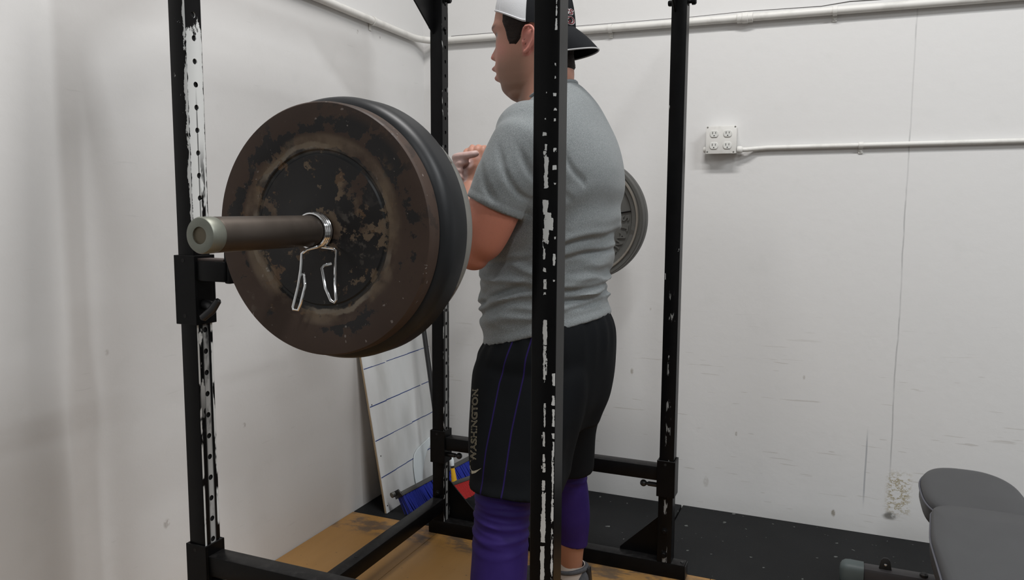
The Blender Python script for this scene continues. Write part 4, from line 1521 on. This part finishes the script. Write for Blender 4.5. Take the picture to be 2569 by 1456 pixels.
# --- purple tights
tt = []
for s in (-1, 1):
    a = LEG[s]
    lg = [(z, x, y, r, r, 0) for (x, y, z), r in zip(a[:7], [.105, .1, .084, .0725, .0745, .0730, .0555])]
    lg = [(.78, -.770, YC + s * .152, .100, .100, 0)] + [q for q in lg if .2 < q[0] < .7] + [(.205, -.778, YC + s * .304, .060, .058, -.25)]
    if s == -1:
        lg = [q for q in lg if q[0] > .2] if False else lg
    tt.append(stack(lg, n=44, dz=.008, power=2.0))
tights_me = fuse(tt, .004, 4, .5)
c = coords(tights_me); nrm = normals(tights_me)
X, Y, Z = c[:, 0], c[:, 1], c[:, 2]
wv = np.sin(Z * 330 + (X + .78) * 60 + n3(c, (7, 7, 12)) * 5)
disp = (wv.clip(-.2, 1)) * .0027 * (n3(c, (9, 9, 9), 5) * .8 + .55).clip(0, 1) * sstep(.42, .45, Z) * sstep(.62, .58, Z)
disp += (1 - np.abs(np.sin(Z * 95 + (X + .78) * 14 + 1.1 + n3(c, (6, 6, 6), 17) * 2.5))) * .0036 * sstep(.40, .44, Z) * sstep(.60, .56, Z)
c = c + nrm * disp[:, None]
set_coords(tights_me, c)
M = Mat('purple_tights', (.03, .012, .13), .6, spec=.15)
M.color(M.mix(M.noise(40, detail=3), (.020, .0095, .085), (.028, .014, .110)))
M.bump(M.noise(900, detail=1), .2, .0004)
finish(tights_me, 'tights', M.m, person)

# --- socks and shoes
M_SOCK = Mat('sock_white', (.42, .37, .33), .9).m
_m = Mat('shoe_grey', (.04, .04, .045), .8)
_m.color(_m.mix(_m.noise(90, detail=3), (.030, .031, .035), (.085, .087, .095)))
M_SHOE = _m.m
for s in (-1, 1):
    yk = YC + s * .326
    sock = MB()
    prof = [(.1185, .0415), (.119, .0445), (.112, .0455), (.09, .0455), (.07, .047)]
    rings = [[(-.779 + r * 1.08 * math.cos(t), yk + r * math.sin(t), z - .12 * r * math.cos(t)) for t in np.linspace(0, 2 * PI, 32, endpoint=False)] for z, r in prof]
    sock.rings(rings, cap=False)
    sock.build('sock', M_SOCK, person, smooth=True, angle=60)
    sh = bpy.data.objects.new('shoe', None)
    COL.objects.link(sh); sh.parent = person
    sh.location = Vector((-.83, yk, 0)) - parent_loc(person)
    # upper: rings along the length, from heel (x back) to toe
    L_ = [(-.712, .088, .018, .012), (-.716, .096, .026, .012), (-.725, .102, .034, .012), (-.745, .102, .0405, .012), (-.78, .100, .045, .012), (-.82, .096, .044, .012), (-.86, .084, .044, .012), (-.91, .068, .047, .012), (-.95, .056, .046, .012), (-.98, .045, .038, .012), (-1.0, .034, .024, .014), (-1.006, .024, .010, .016)]
    rings = []
    for x, zt, hw, zb_ in L_:
        yy = yk + s * (-.715 - x) * .10
        ring = []
        for k in range(28):
            t = 2 * PI * k / 28
            ct, st = math.cos(t), math.sin(t)
            zz = zb_ + (zt - zb_) * (.5 + .5 * math.copysign(abs(st) ** .8, st))
            ww = hw * (1 - .35 * max(0, st)) * math.copysign(abs(ct) ** .7, ct)
            ring.append((x, yy + ww, zz))
        rings.append(ring)
    MB().rings(rings).build('upper', M_SHOE, sh, smooth=True, angle=50)
    col_ = [(-.776 + .050 * math.cos(t), yk + .043 * math.sin(t), .098 + .010 * math.cos(t)) for t in np.linspace(0, 2 * PI, 33)]
    MB().tube(col_, .0085, 10).build('collar', M_SHOE, sh, smooth=True)
    MB().prism([(-.706, yk - .012, .06), (-.712, yk - .012, .112), (-.722, yk - .012, .112), (-.720, yk - .012, .06)], (0, .024, 0)).build('heel_tab', M_PLASTIC, sh, bevel=.003)
    ol = []
    for k in range(36):
        t = 2 * PI * k / 36
        x = -.857 + .152 * math.cos(t)
        hw = .048 * abs(math.sin(t)) ** .6 * (1 - .12 * math.cos(t))
        ol.append((x, yk + s * (-.715 - x) * .10 + math.copysign(hw, math.sin(t)), .0012))
    MB().prism(ol, (0, 0, .020)).build('sole', Mat('sole_rubber', (.25, .25, .25), .7).m, sh, bevel=.003)
    for k in range(5):
        x = -.845 - .018 * k
        zt = interp([(q[0], q[1]) for q in L_], x)[0]
        yy = yk + s * (-.715 - x) * .10
        MB().tube([(x, yy - .02, zt - .004), (x - .004, yy, zt + .003), (x, yy + .02, zt - .004)], .003, 8).build('lace', M_PLASTIC, sh, smooth=True)
# ------------------------------------------------------------------ whiteboard leaning on the left wall
wb = thing('whiteboard', 'white board ruled with blue marker lines, leaning on the wall behind the plates', 'whiteboard', (-1.80, 3.0, 0))
LEAN = math.atan2(.1470, .845)
bdir = Vector((-math.sin(LEAN), 0, math.cos(LEAN)))       # up along the board
bnor = Vector((math.cos(LEAN), 0, math.sin(LEAN)))        # out of its face
b0 = Vector((-1.7225, 2.722, .0015))
BW_, BL_ = .573, .872


def slab(o, du, dv, lu, lv, t, back=0.0):
    """board-like box: corner o, unit directions du/dv, thickness t along the board's normal"""
    n_ = bnor
    q = [o - n_ * back, o + du * lu - n_ * back, o + du * lu + dv * lv - n_ * back, o + dv * lv - n_ * back]
    return MB().prism(q, n_ * t)


yv = Vector((0, 1, 0))
_m = Mat('whiteboard_face', (.70, .71, .71), .22, spec=.5)
_m.color(_m.mix(_m.noise(5, (1, 1, .4), 4).step(.45, .7), (.70, .715, .715), (.60, .61, .60)))
slab(b0, yv, bdir, BW_, BL_, .003, .003).build('face_sheet', _m.m, wb)
_m = Mat('raw_board_edge', (.30, .22, .13), .7)
_m.color(_m.mix(_m.noise(60, (1, 1, .2), 3), (.26, .18, .10), (.40, .31, .20)))
slab(b0, yv, bdir, BW_, BL_, .008, .0112).build('backing_board', _m.m, wb)
M_INK = Mat('blue_marker', (.018, .045, .20), .5).m
for k, z in enumerate((.151, .308, .455, .617, .765)):
    rr = random.Random(k)
    t = z / math.cos(LEAN)
    y = 0.001
    while y < BW_ - .01:
        L_ = min(.045 + rr.random() * .09, BW_ - y - .002)
        wd = .0026 + rr.random() * .0018
        o_ = b0 + yv * y + bdir * (t + .010 * y + (rr.random() - .5) * .0016)
        slab(o_, yv, bdir, L_, wd, .0004, -.0001).build('marker_line', M_INK, wb)
        y += L_ + (.012 if rr.random() > .8 else -.001)
for y, z in ((.012, .03), (.022, .245), (.017, .47), (.03, .69)):
    c_ = b0 + yv * y + bdir * z
    MB().prism([c_ + (yv * math.cos(a) + bdir * math.sin(a)) * .003 for a in np.linspace(0, 2 * PI, 10, endpoint=False)], bnor * .001).build('screw', M_DARK, wb)

# white curved shape low on the board, built as a thin strip
M_WPL = Mat('white_plastic', (.72, .78, .80), .35).m
o_ = b0 + bnor * .006
cv = [(.250, .014), (.247, .075), (.252, .125), (.262, .158), (.276, .178), (.30, .190), (.345, .200), (.43, .215), (.43, .182), (.385, .160), (.352, .125), (.325, .085), (.308, .045), (.296, .014)]
tag(MB().prism([o_ + yv * u + bdir * v for u, v in cv], bnor * .003).build('curved_strip', M_WPL, bevel=.0008, seg=1),
    'curved white strip on the whiteboard above the blue broom', 'plastic strip')

# ------------------------------------------------------------------ push broom with blue bristles
M_BLK = Mat('broom_block', (.045, .045, .042), .6).m
M_BLUE = Mat('blue_bristle', (.010, .024, .30), .5).m
br = thing('push_broom', 'push broom with blue bristles, its head on the mat by the whiteboard', 'broom', (-1.60, 2.94, 0))
A1 = Vector((-1.664, 2.735, .078))
A2 = Vector((-1.505, 3.215, .145))
ax = (A2 - A1).normalized()
bd = Vector((.50, -.16, -.85)).normalized()
bd = (bd - ax * bd.dot(ax)).normalized()
sd = ax.cross(bd).normalized()
q = [A1 + sd * .026, A1 - sd * .026, A1 - sd * .022 - bd * .020, A1 + sd * .022 - bd * .020]
MB().prism(q, A2 - A1).build('block', M_BLK, br, bevel=.003)
bb = MB()
rr = random.Random(2)
LB = (A2 - A1).length
for i in range(86):
    for j in range(5):
        p = A1 + ax * (LB * (i + .5 + rr.uniform(-.3, .3)) / 86) + sd * (.010 * (j - 2) + rr.uniform(-.002, .002))
        e = p + bd * (.078 + rr.uniform(-.004, .003)) + sd * (j - 2) * .004 + ax * rr.uniform(-.005, .005)
        # keep the tips on the mat
        if e.z < .003:
            e.z = .003
        w_ = .0034
        bb.prism([p + ax * w_, p + sd * w_, p - ax * w_, p - sd * w_], e - p)
tag(bb.build('bristles', M_BLUE, br), kind='stuff')
# bracket with a bolt at the near end
MB().prism([A1 + sd * .030 - ax * .006, A1 - sd * .030 - ax * .006, A1 - sd * .018 - bd * .034 - ax * .006, A1 + sd * .018 - bd * .034 - ax * .006], ax * .005).build('end_bracket', M_PLASTIC, br, bevel=.001)
eb = MB().tube([A1 - bd * .012 - ax * .002 + Vector((-.022, 0, 0)), A1 - bd * .012 - ax * .016 + Vector((-.022, 0, 0))], .012, 16)
eb.build('end_bolt', Mat('dull_steel', (.20, .20, .19), .4, .7).m, br, smooth=True)
hb = A1.lerp(A2, .52) - bd * .016
ht = Vector((-1.858, 3.16, 1.22))
hd = (ht - hb).normalized()
MB().tube([hb, hb + hd * .07], .017, 16).build('handle_socket', M_BLK, br, smooth=True)
MB().tube([hb + hd * .05, ht], .0115, 16).build('handle', M_PLASTIC, br, smooth=True)

# ------------------------------------------------------------------ small brush, red bristles, yellow and white handle
rb = thing('hand_brush', 'small brush with red bristles and a yellow handle beside the blue broom', 'brush', (-1.46, 2.93, 0))
M_REDB = Mat('red_bristle', (.42, .022, .022), .55).m
R1, R2 = Vector((-1.512, 2.90, .092)), Vector((-1.418, 2.945, .128))
ax = (R2 - R1).normalized()
bd = Vector((.42, -.1, -.90)); bd = (bd - ax * bd.dot(ax)).normalized(); sd = ax.cross(bd).normalized()
MB().prism([R1 + sd * .016, R1 - sd * .016, R1 - sd * .013 - bd * .016, R1 + sd * .013 - bd * .016], R2 - R1).build('block', M_BLK, rb, bevel=.002)
bb = MB()
rr = random.Random(5)
for i in range(26):
    for j in range(5):
        u = (i + .5) / 26
        p = R1.lerp(R2, u) + sd * (.006 * (j - 2))
        e = p + bd * (.058 + .012 * math.sin(u * PI) + rr.uniform(-.002, .002)) + ax * (u - .5) * .030 + sd * (j - 2) * .005
        if e.z < .003: e.z = .003
        w_ = .0027
        bb.prism([p + ax * w_, p + sd * w_, p - ax * w_, p - sd * w_], e - p)
tag(bb.build('bristles', M_REDB, rb), kind='stuff')
hb = R1.lerp(R2, .22) - bd * .012
hd = Vector((-.16, .05, .98)).normalized()
MB().tube([hb, hb + hd * .02, hb + hd * .062], .011, 14, rs=[.013, .012, .0085]).build('handle_grip', Mat('yellow_plastic', (.75, .42, .02), .4).m, rb, smooth=True)
MB().tube([hb + hd * .060, hb + hd * .075], .0085, 14).build('handle_ring', M_PLASTIC, rb, smooth=True)
MB().tube([hb + hd * .072, hb + hd * .095, hb + hd * .106], .009, 14, rs=[.0085, .0105, .008]).build('handle_end', M_WPL, rb, smooth=True)

# ------------------------------------------------------------------ adjustable bench at the right edge
bn = thing('weight_bench', 'adjustable bench with grey vinyl seat and back pads on a steel frame', 'bench', (.41, 2.2, 0))
_m = Mat('grey_vinyl', (.09, .09, .092), .45, spec=.25)
_m.color(_m.mix(_m.noise(6, detail=3), (.042, .043, .045), (.056, .057, .060)))
_m.bump(_m.noise(420, detail=2), .15, .0006)
M_VIN = _m.m
M_PIPING = Mat('grey_piping', (.085, .087, .105), .5).m
M_BASE = Mat('pad_base', (.010, .010, .011), .6).m
BXC = .412


def pad(name, outline, ztop, th, tilt=0.0, yref=0.0):
    """outline: list of (x, y) around; domed cushion with a rolled edge"""
    n = len(outline)
    cx_ = sum(p[0] for p in outline) / n
    cy_ = sum(p[1] for p in outline) / n

    def ring(sc, inset, z):
        out = []
        for x, y in outline:
            dx, dy = x - cx_, y - cy_
            L_ = math.hypot(dx, dy)
            k = max(0, (L_ * sc - inset) / L_)
            out.append((cx_ + dx * k, cy_ + dy * k, z + tilt * (y - yref)))
        return out
    b = MB()
    b.rings([ring(1, .016, ztop - th), ring(1, .004, ztop - th + .008), ring(1, 0, ztop - th + .022), ring(1, .001, ztop - .022)], cap=True)
    o = b.build(name, M_VIN, bn, smooth=True, angle=60)
    b = MB()
    b.rings([ring(1, .002, ztop - .023), ring(1, .004, ztop - .012), ring(1, .010, ztop - .005), ring(1, .022, ztop - .001), ring(.80, 0, ztop + .001), ring(.4, 0, ztop + .003), ring(.05, 0, ztop + .0035)], cap=True)
    b.build('top_cover', M_VIN, o, smooth=True, angle=60)
    rg = ring(1, -.0005, ztop - .0225)
    MB().tube(rg + [rg[0]], .0028, 8, cap=False).build('piping', M_PIPING, o, smooth=True)
    MB().rings([ring(.80, 0, ztop - th - .018), ring(.88, 0, ztop - th + .002)]).build('base_board', M_BASE, o)
    return o


seat = []
for k in range(72):
    t = 2 * PI * k / 72
    ct, st = math.cos(t), math.sin(t)
    e = 2 / 2.9
    y = 2.600 + math.copysign(abs(st) ** e, st) * .232
    wx_ = .140 - .018 * max(0, (y - 2.60) / .23) ** 2
    seat.append((BXC + math.copysign(abs(ct) ** e, ct) * wx_, y))
pad('seat_pad', seat, .472, .078)
back_ = []
ya, yb_ = 2.415, 1.22
for k in range(120):
    t = 2 * PI * k / 120
    ct, st = math.cos(t), math.sin(t)
    e = 2 / 7.0
    yy = (ya + yb_) / 2 + math.copysign(abs(st) ** e, st) * (ya - yb_) / 2
    u = (ya - yy) / (ya - yb_)
    wx_ = .128 + .026 * sstep(0.0, .22, u) - .01 * u
    if abs(ct) < 1e-9: ct = 0
    xx = BXC + math.copysign(abs(ct) ** (2 / 3.2), ct) * float(wx_)
    back_.append((xx, yy))
# rounded far corners
def round_back():
    pts = []
    L_ = ya - yb_
    rc = .075
    def hwf(y):
        u = (ya - y) / L_
        return float(.138 + .022 * sstep(.02, .25, u) - .012 * u)
    N = 26
    for i in range(9):
        a = PI / 2 * i / 8
        pts.append((BXC - hwf(ya) + rc - rc * math.cos(a), ya - rc + rc * math.sin(a)))
    for i in range(9):
        a = PI / 2 * i / 8
        pts.append((BXC + hwf(ya) - rc + rc * math.sin(a), ya - rc + rc * math.cos(a)))
    for i in range(1, N):
        y = ya - rc - (L_ - 2 * rc) * i / N
        pts.append((BXC + hwf(y), y))
    for i in range(9):
        a = PI / 2 * i / 8
        pts.append((BXC + hwf(yb_) - rc + rc * math.cos(a), yb_ + rc - rc * math.sin(a)))
    for i in range(9):
        a = PI / 2 * i / 8
        pts.append((BXC - hwf(yb_) + rc - rc * math.sin(a), yb_ + rc - rc * math.cos(a)))
    for i in range(1, N):
        y = yb_ + rc + (L_ - 2 * rc) * i / N
        pts.append((BXC - hwf(y), y))
    return pts


pad('back_pad', round_back(), .490, .078)
_m = Mat('bench_frame_grey', (.040, .038, .040), .4, spec=.3)
M_FR = _m.m
_m = Mat('rubber_cap_grey', (.075, .095, .095), .55)
M_CAPR = _m.m


def rr_tube(p0, p1, w_, h_, r_, name, mat, parent, bevel=.006):
    """rectangular tube between two points, w across (horizontal), h up"""
    p0, p1 = Vector(p0), Vector(p1)
    d = (p1 - p0).normalized()
    side = d.cross(Vector((0, 0, 1)))
    if side.length < .1: side = Vector((1, 0, 0))
    side.normalize()
    u_ = side.cross(d).normalized()
    q = [p0 + side * w_ / 2 + u_ * h_ / 2, p0 - side * w_ / 2 + u_ * h_ / 2, p0 - side * w_ / 2 - u_ * h_ / 2, p0 + side * w_ / 2 - u_ * h_ / 2]
    return MB().prism(q, p1 - p0).build(name, mat, parent, bevel=bevel)


st_ = rr_tube((.130, 2.800, .060), (.694, 2.800, .060), .056, .072, 0, 'rear_foot', M_FR, bn, .012)
for s in (-1, 1):
    xe = BXC + s * .280
    rings = []
    for x_, k in ((-.004, 1.05), (.040, 1.08), (.054, 1.04), (.064, .9), (.070, .65), (.072, .3)):
        ring = []
        for i in range(28):
            t = 2 * PI * i / 28
            ct, st = math.cos(t), math.sin(t)
            ring.append((xe + s * x_, 2.800 + math.copysign(abs(ct) ** .55, ct) * .031 * k, .040 + (.0 if True else 0) + .020 + math.copysign(abs(st) ** .55, st) * .039 * k - .0 ))
        rings.append(ring)
    b = MB().rings(rings)
    b.v = [(x, y, max(.0012, z)) for x, y, z in b.v]
    b.build('foot_cap', M_CAPR, st_, smooth=True, angle=60)
# feet reach the mat through rubber blocks
for s in (-1, 1):
    MB().box((BXC + s * .23 - .02, 2.778, .0008), (BXC + s * .23 + .02, 2.822, .026)).build('rubber_block', M_PLASTIC, st_, bevel=.003)
# lug with a pin standing on the foot, and two knobs
lug = MB().prism([(.182, 2.790, .095), (.222, 2.790, .095), (.216, 2.790, .128), (.208, 2.790, .136), (.196, 2.790, .136), (.188, 2.790, .128)], (0, .010, 0)).build('lug', M_BASE, st_, bevel=.002)
MB().ball((.202, 2.786, .114), (.005, .003, .005), 12).build('pin', M_CHROME, lug, smooth=True)
MB().tube([(.318, 2.79, .094), (.318, 2.79, .103), (.318, 2.79, .108)], .012, 16, rs=[.013, .013, .007]).build('knob', M_BASE, st_, smooth=True)
MB().tube([(.385, 2.775, .090), (.385, 2.775, .103)], .007, 12).build('bolt', M_CHROME, st_, smooth=True)
rr_tube((BXC, 2.775, .075), (BXC, 1.12, .13), .06, .06, 0, 'main_beam', M_FR, bn)
rr_tube((BXC, 2.74, .09), (BXC, 2.62, .385), .05, .05, 0, 'seat_post', M_FR, bn)
rr_tube((BXC, 2.62, .360), (BXC, 2.40, .372), .05, .030, 0, 'seat_bracket', M_FR, bn, .003)
rr_tube((BXC, 2.42, .365), (BXC, 1.45, .385), .05, .04, 0, 'back_frame', M_FR, bn, .004)
rr_tube((BXC, 1.75, .11), (BXC, 1.95, .372), .045, .03, 0, 'back_strut', M_FR, bn, .003)
ff = rr_tube((BXC - .25, 1.15, .0665), (BXC + .25, 1.15, .0665), .06, .06, 0, 'front_foot', M_FR, bn, .01)
for s in (-1, 1):
    MB().box((BXC + s * .23 - .03, 1.115, .0008), (BXC + s * .23 + .03, 1.185, .0405)).build('rubber_block', M_PLASTIC, ff, bevel=.003)
